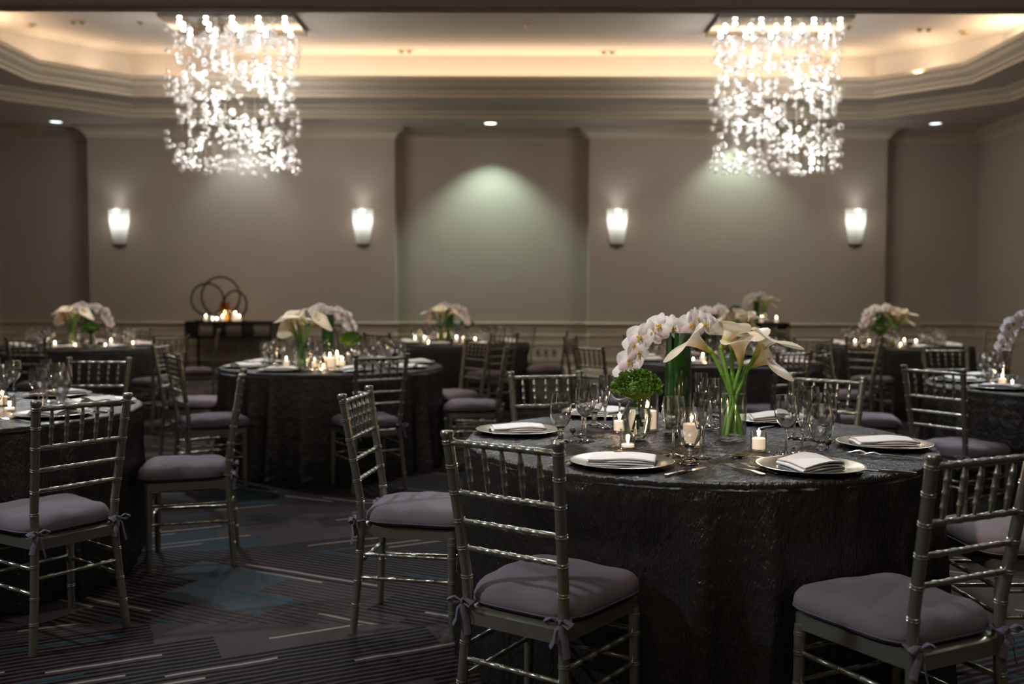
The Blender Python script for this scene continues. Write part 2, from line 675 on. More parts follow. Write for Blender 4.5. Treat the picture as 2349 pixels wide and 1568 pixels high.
# ------------------------------------------------------------------ room shell
XL, XR, YB, YF, H1, H2, H3 = -8.6, 7.8, 16.15, -4.0, 4.10, 4.28, 5.0
struct('floor', MB().box(XL - .2, XR + .2, YF - .2, YB + .2, -0.1, 0.0), MAT['carpet'])
struct('wall_back', MB().box(XL - .2, XR + .2, YB, YB + .2, 0, H1 + 1.2), MAT['wall'])
struct('wall_back_left', MB().box(-6.95, -1.93, 15.8, YB + .01, 0, H1), MAT['wall'])
struct('wall_back_right', MB().box(1.26, 6.13, 15.8, YB + .01, 0, H1), MAT['wall'])
struct('wall_left', MB().box(XL - .2, XL, YF - .2, YB, 0, H1 + 1.2), MAT['wall'])
struct('wall_right', MB().box(XR, XR + .2, YF - .2, YB, 0, H1 + 1.2), MAT['wall'])
struct('wall_front', MB().box(XL, XR, YF - .2, YF, 0, H1 + 1.2), MAT['wall'])

WPATH = [(XL, YF), (XL, YB), (-6.95, YB), (-6.95, 15.8), (-1.93, 15.8), (-1.93, YB), (1.26, YB), (1.26, 15.8), (6.13, 15.8), (6.13, YB), (XR, YB), (XR, YF)]
OCT = [(-5.65, 14.38), (5.35, 14.38), (6.35, 13.38), (6.35, 11.1), (5.35, 10.15), (-5.65, 10.15), (-6.65, 11.1), (-6.65, 13.38)]   # clockwise from above


def sweep(path, prof, closed, sgn=1.0):
    """profile of (offset, z) along a plan path; offset is measured to the right of travel times sgn"""
    n = len(path)
    P = [Vector((x, y)) for x, y in path]
    mb = MB()
    k = len(prof)
    vs, fs = [], []
    for i in range(n):
        if closed:
            d0 = (P[i] - P[i - 1]).normalized()
            d1 = (P[(i + 1) % n] - P[i]).normalized()
        else:
            d0 = (P[i] - P[i - 1]).normalized() if i else (P[1] - P[0]).normalized()
            d1 = (P[i + 1] - P[i]).normalized() if i < n - 1 else d0
        n0, n1 = Vector((d0.y, -d0.x)), Vector((d1.y, -d1.x))
        mi = (n0 + n1)
        mi = mi / max(mi.dot(n0), 0.2)
        for off, z in prof:
            q = P[i] + mi * off * sgn
            vs.append((q.x, q.y, z))
    for i in range(n if closed else n - 1):
        j = (i + 1) % n
        for a in range(k - 1):
            fs.append((i * k + a, j * k + a, j * k + a + 1, i * k + a + 1))
    return mb.add(vs, fs)


def ringplane(outer, inner, z):
    """flat ceiling with an octagonal opening, built as bands"""
    mb = MB()
    n = len(inner)
    x0, x1, y0, y1 = outer
    out = [(x0, y1), (x1, y1), (x1, y1), (x1, y0), (x1, y0), (x0, y0), (x0, y0), (x0, y1)]
    vs = [(x, y, z) for x, y in inner] + [(x, y, z) for x, y in out]
    fs = []
    for i in range(n):
        j = (i + 1) % n
        if out[i] == out[j]:
            fs.append((i, j, n + i))
        else:
            fs.append((i, j, n + j, n + i))
    return mb.add(vs, fs)


def offs(path, off):
    s = sweep(path, [(off, 0.0)], True, -1.0)
    return [(x, y) for x, y, z in s.v]


O1 = offs(OCT, 0.72)
struct('ceiling', ringplane((XL, XR, YF, YB), O1, H1), MAT['ceil'])
struct('trim_1', sweep(OCT, [(0.72, H1), (0.72, H1 - 0.012), (0.69, H1 - 0.012), (0.69, 4.14), (0.65, 4.155), (0.65, 4.21), (0.59, 4.245), (0.57, 4.25), (0.57, H2)], True, -1.0), MAT['trim'], True)
struct('ceiling.001', sweep(OCT, [(0.57, H2), (0.02, H2)], True, -1.0), MAT['ceil'])
struct('trim_2', sweep(OCT, [(0.02, H2), (0.02, 4.268), (-0.01, 4.268), (-0.01, 4.315), (-0.04, 4.335), (-0.04, 4.365), (-0.09, 4.40), (-0.12, 4.44), (-0.12, 4.47),
                             (-0.16, 4.49), (-0.16, 4.55), (-0.13, 4.55), (-0.13, 4.47), (0.5, 4.47)], True, -1.0), MAT['trim'], True)
struct('ceiling.002', sweep(OCT, [(0.5, 4.47), (0.5, H3)], True, -1.0), MAT['tray'])
O3 = offs(OCT, 0.5)
struct('ceiling.003', MB().add([(x, y, H3) for x, y in O3], [tuple(range(8))]), MAT['tray'])
struct('trim_3', sweep(WPATH, [(0.0, 3.90), (0.02, 3.90), (0.02, 3.93), (0.05, 3.96), (0.10, 4.02), (0.15, 4.05), (0.15, 4.08), (0.17, 4.08), (0.17, H1)], False), MAT['trim'], True)
struct('trim_4', sweep(WPATH, [(0.0, 0.83), (0.025, 0.84), (0.025, 0.855), (0.05, 0.87), (0.05, 0.885), (0.0, 0.90)], False), MAT['trim'], True)
struct('trim_5', sweep(WPATH, [(0.0, 0.66), (0.022, 0.67), (0.022, 0.69), (0.012, 0.70), (0.0, 0.71)], False), MAT['trim'], True)
struct('baseboard_back', sweep(WPATH, [(0.0, 0.0), (0.025, 0.0), (0.025, 0.12), (0.015, 0.14), (0.0, 0.145)], False), MAT['trim'], True)
# wainscot: flat painted panel below the rail and framed mouldings
wp = sweep(WPATH, [(0.006, 0.14), (0.006, 0.845)], False)
struct('trim_6', wp, MAT['trim'])
fr = MB()


def frame(x0, x1, y, z0, z1, t=0.022, d=0.016):
    y -= 0.006
    for a, b, c, e in ((x0, x1, z0, z0 + t), (x0, x1, z1 - t, z1), (x0, x0 + t, z0 + t, z1 - t), (x1 - t, x1, z0 + t, z1 - t)):
        fr.box(a, b, y - d, y, c, e)


for x0, x1, y, n in ((-8.5, -7.05, YB, 1), (-6.85, -2.03, 15.8, 4), (-1.8, 1.1, YB, 2), (1.36, 6.03, 15.8, 4), (6.25, 7.7, YB, 1)):
    wd = (x1 - x0) / n
    for i in range(n):
        frame(x0 + i * wd + 0.06, x0 + (i + 1) * wd - 0.06, y, 0.25, 0.54)
struct('trim_7', fr, MAT['trim'])

# cove light hidden on the ledge behind the crown
CV = [(-5.65, 14.6), (5.35, 14.6)]


def cove(a, b, power, col=WARM, z=4.50):
    a, b = Vector((*a, z)), Vector((*b, z))
    L = (b - a).length
    o = light('AREA', (a + b) / 2, power, col, None, shape='RECTANGLE', size=L, size_y=0.10)
    d = (b - a).normalized()
    o.rotation_euler = Matrix((d, d.cross(Vector((0, 0, -1))) * -1 * -1, Vector((0, 0, -1)))).transposed().to_euler() if False else (PI, 0, -math.atan2(d.y, d.x))
    return o


cove((-4.3, 14.62), (5.4, 14.62), 54)
cove((-5.6, 14.62), (-5.0, 14.62), 3)
cove((5.6, 14.45), (6.45, 13.6), 8)
cove((6.62, 13.2), (6.62, 11.2), 30)
cove((-6.0, 14.35), (-6.2, 14.15), 2.5)
cove((-6.5, 13.8), (-6.65, 13.65), 2.5)
cove((-6.92, 13.0), (-6.92, 11.2), 20)
cove((-5.3, 9.95), (5.0, 9.95), 45)

# wall washing downlights in the soffit in front of the wall
DN = [(128, 266, 15.45, 'left'), (545, 290, 15.42, 'behind the left chandelier'), (1125, 293, 15.48, 'in front of the middle alcove'), (1697, 292, 15.42, 'behind the right chandelier'), (2146, 275, 15.4, 'right')]
for i, (px, py, yy, d) in enumerate(DN):
    x = at_y(px, py, yy).x
    t = thing('recessed_downlight', ['round recessed downlight glowing blue white, far left of the soffit', 'recessed downlight behind the left glass ball chandelier', 'round white downlight in the soffit above the middle alcove',
                                     'recessed downlight behind the right glass ball chandelier', 'round recessed downlight glowing blue white, far right of the soffit'][i], 'ceiling light', (x, yy, H1), 0)
    obj('trim_ring', MB().lathe([(0.095, -0.001), (0.115, -0.001), (0.115, -0.010), (0.095, -0.014), (0.09, -0.006), (0.095, -0.001)], 28), MAT['trim'], t)
    obj('lens', MB().lathe([(0.0, -0.004), (0.092, -0.004), (0.092, -0.008), (0.0, -0.008)], 24), MAT['down2'] if i in (1, 2, 3) else MAT['down'], t)
LP = {1: (45, COOL, 96), 2: (165, MINT, 101), 3: (85, MINT, 100)}
for i, (pw, c, ang) in LP.items():
    px, py, yy, d = DN[i]
    p = at_y(px, py, yy)
    spot((p.x, yy, H1 - 0.02), (p.x, yy + 0.15, 0.0), pw, c, ang, 0.6, 0.03)
for px, py, yy in ((128, 266, 15.2), (2146, 275, 15.2)):
    p = at_y(px, py, yy)
    spot((p.x, yy, H1 - 0.02), (p.x, yy + 0.1, 0.0), 7, COOL, 100, 1.0)
spot((7.2, 12.5, H1 - 0.05), (7.9, 14.0, 1.2), 30, COOL, 70, 1.0)

# small fittings in the tray ceiling
for i, (px, py, lb) in enumerate(((930, 116, 'small twin adjustable spotlight set in the raised ceiling, left of centre'), (1395, 118, 'small twin adjustable spotlight set in the raised ceiling, right of centre'),
                                  (178, 49, 'small twin adjustable spotlight near the left end of the raised ceiling'), (2120, 66, 'small twin adjustable spotlight near the right end of the raised ceiling'))):
    p = at_z(px, py, H3)
    t = thing('ceiling_spotlight', lb, 'ceiling light', p)
    obj('trim_plate', MB().box(-0.13, 0.13, -0.06, 0.06, -0.008, -0.0005), MAT['trim'], t, False)
    for sx in (-1, 1):
        obj('eyeball', MB().ball((sx * 0.06, 0, -0.012), 0.035), MAT['brass'], t)
for i, (px, py, lb) in enumerate(((68, 54, 'round smoke detector at the left end of the raised ceiling'), (2214, 71, 'round smoke detector at the right end of the raised ceiling'))):
    p = at_z(px, py, H3)
    t = thing('smoke_detector', lb, 'smoke detector', p)
    obj('base', MB().lathe([(0, -0.0005), (0.08, -0.0005), (0.08, -0.02), (0, -0.02)], 20), MAT['trim'], t)
    obj('sensor_cap', MB().lathe([(0, -0.02), (0.055, -0.02), (0.045, -0.05), (0, -0.052)], 20), MAT['outlet'], t)
for i, (px, py, lb) in enumerate(((322, 51, 'small dark sprinkler head left of the left chandelier'), (1210, 58, 'small sprinkler head between the two chandeliers'), (1947, 62, 'small sprinkler head right of the right chandelier'))):
    p = at_z(px, py, H3)
    tag(obj('sprinkler_head', MB().lathe([(0, -0.0005), (0.045, -0.0005), (0.045, -0.008), (0.015, -0.012), (0.015, -0.035), (0.028, -0.038), (0, -0.042)], 16), MAT['brass'], None, True, p), lb, 'sprinkler')

# outlets
for i, px in enumerate((1234, 1252, 1271)):
    p = at_y(px, 808, YB - 0.012)
    t = thing('wall_outlet', ['brown wall outlet plate, left of three under the alcove rail', 'olive wall outlet plate, middle of three under the alcove rail', 'tan wall outlet plate, right of three under the alcove rail'][i], 'outlet', p)
    obj('cover_plate', MB().box(-0.037, 0.037, -0.006, 0.006, -0.06, 0.06), MAT['outlet'], t, False)
    obj('socket', MB().box(-0.016, 0.016, -0.009, -0.006, -0.035, 0.035), MAT['iron'], t, False)

# ------------------------------------------------------------------ wall lamps
SCN = [(275, 'leftmost of the four glowing white glass wall lamps'), (833, 'glowing white glass wall lamp left of the middle alcove'), (1415, 'glowing white glass wall lamp right of the middle alcove'), (1961, 'rightmost of the four glowing white glass wall lamps')]
sc = thing('wall_lamp', 'x', 'wall lamp')
mb = MB()
for k in range(9):                                # tapering fluted strips round a half circle
    a0 = PI * k / 9
    a1 = PI * (k + 1) / 9
    am = (a0 + a1) / 2
    prof = []
    for z, r in ((0.02, 0.110), (0.10, 0.122), (0.30, 0.148), (0.46, 0.163), (0.58, 0.170)):
        for a, rr in ((a0 + 0.03, r), (am, r * 1.045), (a1 - 0.03, r), (a1 - 0.03, r - 0.008), (am, r * 1.045 - 0.008), (a0 + 0.03, r - 0.008)):
            prof.append((-rr * math.cos(a), -rr * 0.75 * math.sin(a), z))
    fs = []
    for i in range(4):
        for j in range(6):
            fs.append((i * 6 + j, i * 6 + (j + 1) % 6, (i + 1) * 6 + (j + 1) % 6, (i + 1) * 6 + j))
    fs += [(5, 4, 3, 2, 1, 0), tuple(range(24, 30))]
    mb.add(prof, fs)
obj('glass_shade', mb, MAT['shade'], sc)
obj('back_plate', MB().box(-0.10, 0.10, -0.012, 0.0, -0.02, 0.56), MAT['brass'], sc, False)
obj('bottom_cap', MB().lathe([(0, -0.06), (0.015, -0.055), (0.02, -0.03), (0.07, -0.01), (0.11, 0.012), (0.11, 0.02), (0, 0.02)], 20).xf(Matrix.Diagonal((1, 0.75, 1, 1))), MAT['brass'], sc)
obj('bulb', MB().ball((0, -0.07, 0.36), 0.035, sz=1.8), MAT['bulb'], sc)
for px, lb in SCN:
    p = at_y(px, 562, 15.8)
    place(sc, (p.x, 15.799, p.z), 0, lb)
    spot((p.x, 15.66, p.z + 0.52), (p.x, 15.72, p.z + 2), 7, (0.93, 0.98, 1.0), 105, 0.9, 0.05)
    light('POINT', (p.x, 15.45, p.z + 0.36), 1.2, (1, 0.97, 0.9), shadow_soft_size=0.08)

# ------------------------------------------------------------------ chandeliers
def chandelier(cx, cyy, label, seed):
    rnd = random.Random(seed)
    W, D, HH = 1.60, 0.72, 2.02
    t = thing('chandelier', label, 'chandelier', (cx, cyy, H3))
    obj('canopy', MB().box(-W / 2 - .08, W / 2 + .08, -D / 2 - .1, D / 2 + .1, -0.07, -0.0005), MAT['canopy'], t, False)
    for r in range(3):
        for k in range(5):
            x = -W / 2 + 0.10 + k * 0.345 + (0.06 if r == 0 else 0)
            y = (-0.30, 0.02, 0.30)[r]
            b = obj('bulb', MB().ball((x, y, -0.10), 0.026, 10, 6), MAT['halogen'], t)
            obj('socket', MB().lathe([(0.02, -0.07), (0.025, -0.085), (0.02, -0.09)], 10, (x, y, 0)), MAT['canopy'], b)
    balls = []
    strands = []
    ns = 11
    for i in range(ns):
        for j in range(6):
            x = -W / 2 + 0.02 + (W - 0.04) * i / (ns - 1) + rnd.uniform(-.03, .03)
            y = -D / 2 + D * j / 5 + rnd.uniform(-.03, .03)
            strands.append((x, y))
    for (x, y) in strands:                       # clusters follow slanting waves through the box of strands
        z = -0.20
        end = -HH + rnd.uniform(-0.03, 0.05)
        while z > end:
            d = math.sin(x * 4.2 + z * 7.5 + y * 3) + 0.6 * math.sin(x * 9 - z * 13 + seed)
            dens = 1.0 if z > -0.35 or z < -HH + 0.16 else (1.1 if d > 0.1 else 0.25)
            if rnd.random() < dens * 0.55:
                balls.append((x + rnd.uniform(-.012, .012), y, z, rnd.uniform(0.026, 0.046)))
            z -= rnd.uniform(0.07, 0.115)
    balls.sort(key=lambda b: (b[1], b[0]))
    print('balls', len(balls))
    rnd.shuffle(balls)
    balls.sort(key=lambda b: -b[3])
    me = MB().ball((0, 0, 0), 1.0, 14, 9).mesh('glass_ball', MAT['bead'], True, None)
    for (x, y, z, r) in balls[:100]:
        o = obj('glass_ball', me, None, t, loc=(x, y, z))
        o.scale = (r, r, r)
    mb = MB()
    for (x, y, z, r) in balls[100:]:
        mb.ball((x, y, z), r, 12, 7)
    o = obj('small_glass_balls', mb, MAT['bead'], t, True, None, None)
    o['kind'] = 'stuff'
    mb = MB()
    for (x, y) in strands:
        mb.tube([(x, y, -0.07), (x, y, -HH)], 0.0012, 4)
    o = obj('wire_strands', mb, MAT['brass'], t)
    o['kind'] = 'stuff'
    for k in range(5):                           # the halogens beam straight down through the balls
        spot((cx - W / 2 + 0.13 + k * 0.335, cyy, H3 - 0.13), (cx - W / 2 + 0.13 + k * 0.335, cyy, 0), 75, (1.0, 0.96, 0.9), 66, 0.8, 0.05)
    for dx_, dz_ in ((-.55, 0.7), (.5, 0.8), (-.2, 1.15), (.25, 1.5), (-.5, 1.7), (.55, 1.85)):
        light('POINT', (cx + dx_, cyy, H3 - dz_), 15, (1.0, 0.95, 0.9), shadow_soft_size=0.12)


pA = at_z(547, 62, H3 - 0.03)
pB = at_z(1776, 65, H3 - 0.03)
chandelier(pA.x, 13.05, 'left rectangular chandelier of hanging clear glass balls under a mirrored canopy', 3)
chandelier(pB.x, 13.05, 'right rectangular chandelier of hanging clear glass balls under a mirrored canopy', 11)

# ------------------------------------------------------------------ candles
def votive_proto(name='votive_candle', r=0.027, h=0.068, wax=0.045, flame=0.030, power=0.35, hurr=None, tealight=False, glass='cup'):
    t = thing(name, 'x', 'candle')
    gr, gh = (hurr if hurr else (r, h))
    obj('glass_cup', MB().lathe([(0, 0.0), (gr - .002, 0.0), (gr, 0.003), (gr * 1.03, gh), (gr * 1.03 - .0022, gh), (gr - .003, 0.006), (0, 0.006)], 20), MAT[glass], t)
    rw = r - 0.004 if hurr is None else r
    obj('wax', MB().lathe([(0, 0.007), (rw, 0.007), (rw, wax - .002), (rw - .003, wax), (0, wax - .002)], 20), MAT['wax'], t)
    w_ = obj('wick', MB().tube([(0, 0, wax - .003), (0.0005, 0, wax + 0.007)], 0.0008, 5), MAT['dark'], t)
    obj('flame', MB().lathe([(0, 0), (0.0035, 0.004), (0.0055, 0.009), (0.004, flame * .62), (0.0015, flame * .88), (0, flame)], 10, (0, 0, wax + 0.004)), MAT['flame'], t)
    l = bpy.data.lights.new('candle_light', 'POINT')
    l.energy = power
    l.color = (1.0, 0.60, 0.28)
    l.shadow_soft_size = 0.008
    lo = bpy.data.objects.new('candle_light', l)
    COL.objects.link(lo)
    lo.parent = t
    lo.location = (0, 0, wax + 0.022)
    return t


VOT = votive_proto()
TEA = votive_proto('tealight_candle', 0.027, 0.070, 0.016, 0.024, 0.3)
PIL = votive_proto('pillar_candle', 0.038, 0, 0.078, 0.034, 0.5, hurr=(0.046, 0.155))
AMB = votive_proto('amber_candle', 0.04, 0, 0.08, 0.04, 0.5, hurr=(0.055, 0.22), glass='amber')

# ------------------------------------------------------------------ chair
def rings(z0, z1, zs, r0, r1, grow=1.13):
    """samples (t, r) of a bamboo turned rod between z0 and z1 with double rings at zs"""
    base = [z0, z1]
    S = []

    def rad(z):
        return r0 + (r1 - r0) * (z - z0) / (z1 - z0)
    for z in base:
        S.append((z, rad(z)))
    for z in zs:
        r = rad(z)
        for dz, k in ((-.0065, 1), (-.005, grow), (-.002, grow), (-.0007, 1.03), (.0007, 1.03), (.002, grow), (.005, grow), (.0065, 1)):
            S.append((z + dz, r * k))
    S.sort()
    return S


def post_xy(z, sx):
    """centre line of the rear leg and back post"""
    K = [(0, 0.188, -0.200), (0.20, 0.170, -0.186), (0.42, 0.157, -0.172), (0.52, 0.160, -0.178), (0.92, 0.180, -0.242)]
    for (za, xa, ya), (zb, xb, yb) in zip(K, K[1:]):
        if z <= zb + 1e-9:
            f = (z - za) / (zb - za)
            return sx * (xa + (xb - xa) * f), ya + (yb - ya) * f
    return sx * K[-1][1], K[-1][2]


def rod(mb, a, b, r, nring, seg=8, grow=1.16):
    a, b = Vector(a), Vector(b)
    L = (b - a).length
    S = rings(0, L, [L * (i + 1) / (nring + 1) for i in range(nring)], r, r, grow)
    return mb.tube([a + (b - a) * (t / L) for t, _ in S], [q for _, q in S], seg)


def outline(hwb, hwf, yb, yf, rc, n=5):
    """rounded trapezoid"""
    pts = []
    C = [(hwf, yf), (-hwf, yf), (-hwb, yb), (hwb, yb)]
    for i, (x, y) in enumerate(C):
        p, q, r_ = Vector(C[i - 1]), Vector((x, y)), Vector(C[(i + 1) % 4])
        a = q + (p - q).normalized() * rc
        b = q + (r_ - q).normalized() * rc
        for k in range(n + 1):
            t = k / n
            v = a * (1 - t) ** 2 + q * 2 * t * (1 - t) + b * t * t
            pts.append((v.x, v.y))
    return pts


def make_chair():
    t = thing('chiavari_chair', 'x', 'chair')
    # cushion
    ol = outline(0.172, 0.205, -0.165, 0.235, 0.10)
    rnd = random.Random(2)
    prof = [(0.96, 0.4205), (1.01, 0.426), (1.035, 0.436), (1.04, 0.447), (1.02, 0.461), (0.975, 0.474), (0.90, 0.484), (0.75, 0.491), (0.5, 0.496), (0.25, 0.498), (0.02, 0.4985)]
    vs, fs = [], []
    n = len(ol)
    fine = []
    for i in range(n):
        a, b = Vector(ol[i]), Vector(ol[(i + 1) % n])
        fine.append(a)
        L = (b - a).length
        if L > 0.05:
            for k in range(1, 7):
                fine.append(a + (b - a) * k / 7)
    n = len(fine)
    for k, (s_, z) in enumerate(prof):
        for i, q in enumerate(fine):
            an_ = math.atan2(q.y, q.x)
            wv = 0.0030 * (math.sin(an_ * 5 + k * .8) + 0.6 * math.sin(an_ * 9 - k)) * math.sin(k / len(prof) * PI) * s_
            vs.append((q.x * s_, 0.035 + (q.y - 0.035) * s_, z + wv))
    vs.append((0, 0.035, 0.4205))
    for k in range(len(prof) - 1):
        for i in range(n):
            j = (i + 1) % n
            fs.append((k * n + i, k * n + j, (k + 1) * n + j, (k + 1) * n + i))
    fs.append(tuple((len(prof) - 1) * n + i for i in range(n)))
    ci = len(vs) - 1
    for i in range(n):
        fs.append((ci, (i + 1) % n, i))
    cu = obj('seat_cushion', MB().add(vs, fs), MAT['cushion'], t, True, None, None)
    pip = MB()
    loop = [(q.x * 1.036, 0.035 + (q.y - 0.035) * 1.036, 0.4345) for q in fine]
    pip.tube(loop + [loop[0]], 0.0028, 5)
    obj('piping', pip, MAT['tie'], cu)
    for sx in (-1, 1):
        tie = MB()
        x, y = post_xy(0.44, sx)
        c = Vector((x, y, 0.437))
        tie.tube([c + Vector((0.0185 * math.cos(a), 0.0185 * math.sin(a), 0.002 * math.sin(3 * a))) for a in [2 * PI * k / 14 for k in range(15)]], 0.006, 6, 0.35)
        k0 = c + Vector((sx * 0.004, -0.022, 0))
        tie.ball(tuple(k0), 0.009, 8, 6)
        for s2 in (-1, 1):                       # two bow loops and two tails
            tie.tube([k0, k0 + Vector((s2 * 0.02, -0.012, 0.014)), k0 + Vector((s2 * 0.042, -0.010, 0.004)), k0 + Vector((s2 * 0.03, -0.004, -0.008)), k0], [0.004, 0.008, 0.009, 0.007, 0.004], 6, 0.3)
            tie.tube([k0, k0 + Vector((s2 * 0.010, -0.012, -0.020)), k0 + Vector((s2 * 0.018, -0.006, -0.05)), k0 + Vector((s2 * 0.026, -0.010, -0.078 - 0.01 * s2))], [0.004, 0.008, 0.010, 0.010], 6, 0.22)
        obj('cushion_tie', tie, MAT['tie'], cu)
    # seat frame
    sf = MB()
    o1 = outline(0.160, 0.196, -0.188, 0.212, 0.035)
    o2 = outline(0.150, 0.182, -0.178, 0.196, 0.03)
    m_ = len(o1)
    lev = [(o1, 0.374), (o1, 0.412), (o2, 0.4195)]
    vs, fs = [], []
    for o_, z in lev:
        vs += [(x, y, z) for x, y in o_]
    for k in range(2):
        for i in range(m_):
            j = (i + 1) % m_
            fs.append((k * m_ + i, k * m_ + j, (k + 1) * m_ + j, (k + 1) * m_ + i))
    fs.append(tuple(range(2 * m_, 3 * m_)))
    # hollow underside
    base = len(vs)
    vs += [(x * 0.86, y * 0.86, 0.374) for x, y in o1] + [(x * 0.86, y * 0.86, 0.405) for x, y in o1]
    for i in range(m_):
        j = (i + 1) % m_
        fs.append((i, base + i, base + j, j))
        fs.append((base + i, base + m_ + i, base + m_ + j, base + j))
    fs.append(tuple(base + m_ + i for i in range(m_))[::-1])
    obj('seat_frame', sf.add(vs, fs), MAT['chair'], t)
    # rear posts and front legs
    for sx in (-1, 1):
        S = rings(0, 0.905, [0.11, 0.20, 0.315, 0.505, 0.59, 0.67, 0.75, 0.825, 0.893], 0.0150, 0.0160)
        pts, rr = [], []
        for z, r in sorted(S + [(0.06, 0.0151), (0.42, 0.0155), (0.46, 0.0155), (0.52, 0.0156), (0.37, 0.0154)]):
            x, y = post_xy(z, sx)
            pts.append((x, y, z))
            rr.append(r)
        x, y = post_xy(0.92, sx)
        for z, r in ((0.907, 0.0145), (0.910, 0.0190), (0.920, 0.0192), (0.925, 0.016), (0.926, 0.004)):
            pts.append((x, y, z))
            rr.append(r)
        obj('back_post', MB().tube(pts, rr, 12), MAT['chair'], t)
        S = rings(0, 0.385, [0.10, 0.215, 0.305, 0.36], 0.0140, 0.0168)
        obj('leg', MB().tube([(sx * (0.188 - 0.01 * z), 0.190 - 0.01 * z, z) for z, _ in S], [r for _, r in S], 12), MAT['chair'], t)
    # back rails
    for i, (z, r) in enumerate(((0.893, 0.0095), (0.750, 0.0088), (0.668, 0.0078), (0.590, 0.0078))):
        xa, ya = post_xy(z, -1)
        xb, yb = post_xy(z, 1)
        obj('top_rail' if i == 0 else 'back_rail', rod(MB(), (xa + .008, ya, z), (xb - .008, yb, z), r, 5), MAT['chair'], t)
    for k in range(5):
        f = (k + 1) / 6 - 0.5
        za, zb = 0.752, 0.890
        xa, ya = post_xy(za, 1)
        xb, yb = post_xy(zb, 1)
        a, b = Vector((2 * f * xa, ya, za)), Vector((2 * f * xb, yb, zb))
        T = [(0, .0038), (.04, .0042), (.22, .0062), (.24, .0075), (.27, .0075), (.29, .0064), (.48, .0066), (.50, .0078), (.53, .0078), (.55, .0066), (.73, .0064), (.75, .0075), (.78, .0075), (.80, .0062), (.96, .0042), (1, .0038)]
        obj('spindle', MB().tube([a + (b - a) * q for q, _ in T], [r * 1.2 for _, r in T], 8), MAT['chair'], t)
    # stretchers
    def stre(a, b, z, r=0.0078, n=4):
        obj('stretcher', rod(MB(), (*a, z), (*b, z), r, n), MAT['chair'], t)
    for z in (0.305, 0.215):
        for sx in (-1, 1):
            stre(post_xy(z, sx), (sx * 0.185, 0.187), z)
    for z in (0.315, 0.225):
        stre((-0.183, 0.187), (0.183, 0.187), z)
    stre(post_xy(0.27, -1), post_xy(0.27, 1), 0.27)
    return t


CH = make_chair()
CHAIRS = [
    # x, y, facing (degrees clockwise from away), label, group
    ((0.105, 2.745), 34, 'large silver bamboo-style chair in front, back to viewer, left of the nearest black cloth', 'near'),
    ((1.055, 2.555), -26, 'silver chair cut by the right edge in front, its mauve cushion fully shown', 'near'),
    ((-0.385, 3.80), 98, 'silver chair turned right at the left side of the nearest table', 'near'),
    ((0.22, 4.62), 168, 'silver chair behind the nearest table, its back rising left of the green flower', 'near'),
    ((1.375, 4.48), 221, 'silver chair behind the nearest table, its back rising right of the wine glasses', 'near'),
    ((1.83, 3.40), -93, 'silver chair of which only the mauve cushion shows, behind the front right chair', 'near'),
    ((-1.78, 3.67), -55, 'silver chair at the lower left, back to viewer, at the left table', 'left'),
    ((-1.58, 4.72), -104, 'silver chair seen from the side, brown seat toward the left table edge', 'left'),
    ((-2.52, 5.62), 178, 'silver chair behind the left table, its back against a far dark cloth', 'left'),
    ((-0.98, 6.53), -30, 'dark silver chair back to viewer in front of the middle left table', 'middle_left'),
    ((-0.50, 8.36), -128, 'bright silver chair with open ladder back right of the middle left table', 'middle_left'),
    ((-0.28, 7.52), -88, 'silver chair seen from the side right of the middle left table', 'middle_left'),
    ((-2.07, 6.53), 58, 'silver chair with gleaming rails turned right at the middle left table', 'middle_left'),
    ((-2.58, 7.72), 92, 'silver chair half hidden behind the gleaming chair, left of the middle left table', 'middle_left'),
    ((-0.23, 10.5), -38, 'dark silver chair back to viewer at the far centre table', 'far_centre'),
    ((0.02, 12.62), -146, 'brightly lit silver chair behind the far centre table at its right', 'far_centre'),
    ((0.42, 11.46), -87, 'silver chair seen from the side at the right of the far centre table', 'far_centre'),
    ((-1.33, 10.55), 33, 'silver chair with pale top rail between the middle left and far centre tables', 'far_centre'),
    ((-1.89, 11.75), 88, 'silver chair edge-on behind the tall leaf vase of the middle left table', 'far_centre'),
    ((-4.50, 9.12), 2, 'dark silver chair at the far left edge, back to viewer', 'far_left'),
    ((-3.52, 9.55), -48, 'silver chair back to viewer right of the far left table', 'far_left'),
    ((-3.62, 11.0), -107, 'silver chair edge-on in front of the left console table', 'far_left'),
    ((-4.72, 11.80), 180, 'blurred silver chair behind the far left table', 'far_left'),
    ((0.80, 9.40), 112, 'silver chair with narrow slatted back against the wall panels, left of middle right table', 'middle_right'),
    ((0.80, 7.74), 54, 'silver chair just left of the white orchid spray', 'middle_right'),
    ((1.38, 9.62), 166, 'silver chair behind the middle right table, beside the tall leaf vase', 'middle_right'),
    ((1.92, 7.14), -33, 'dark silver chair back to viewer right of the calla lilies', 'middle_right'),
    ((2.78, 9.06), -148, 'pale silver chair at the far right of the middle right table', 'middle_right'),
    ((2.96, 8.38), -70, 'silver chair seen edge-on between the middle right and right tables', 'middle_right'),
    ((3.60, 12.0), 132, 'pale slatted silver chair below the right console table', 'far_right'),
    ((3.72, 9.95), 35, 'dark silver chair back to viewer in front of the far right table', 'far_right'),
    ((4.88, 9.98), -52, 'nearer of two dark silver chairs right of the far right table', 'far_right'),
    ((5.74, 11.55), -122, 'farther of two dark silver chairs right of the far right table', 'far_right'),
    ((2.515, 5.38), 58, 'silver chair with blue highlights back to viewer at the right table', 'right'),
    ((3.38, 7.18), 174, 'dark silver chair behind the right table', 'right'),
    ((2.44, 6.66), 102, 'silver chair with two thick posts edge-on and wide mauve seat, left of the right table', 'right'),
]
for (x, y), a, lb, g_ in CHAIRS:
    place(CH, (x, y, 0), -math.radians(a), lb, 'chairs around the round tables')

# ------------------------------------------------------------------ tablecloths
TZ = 0.762


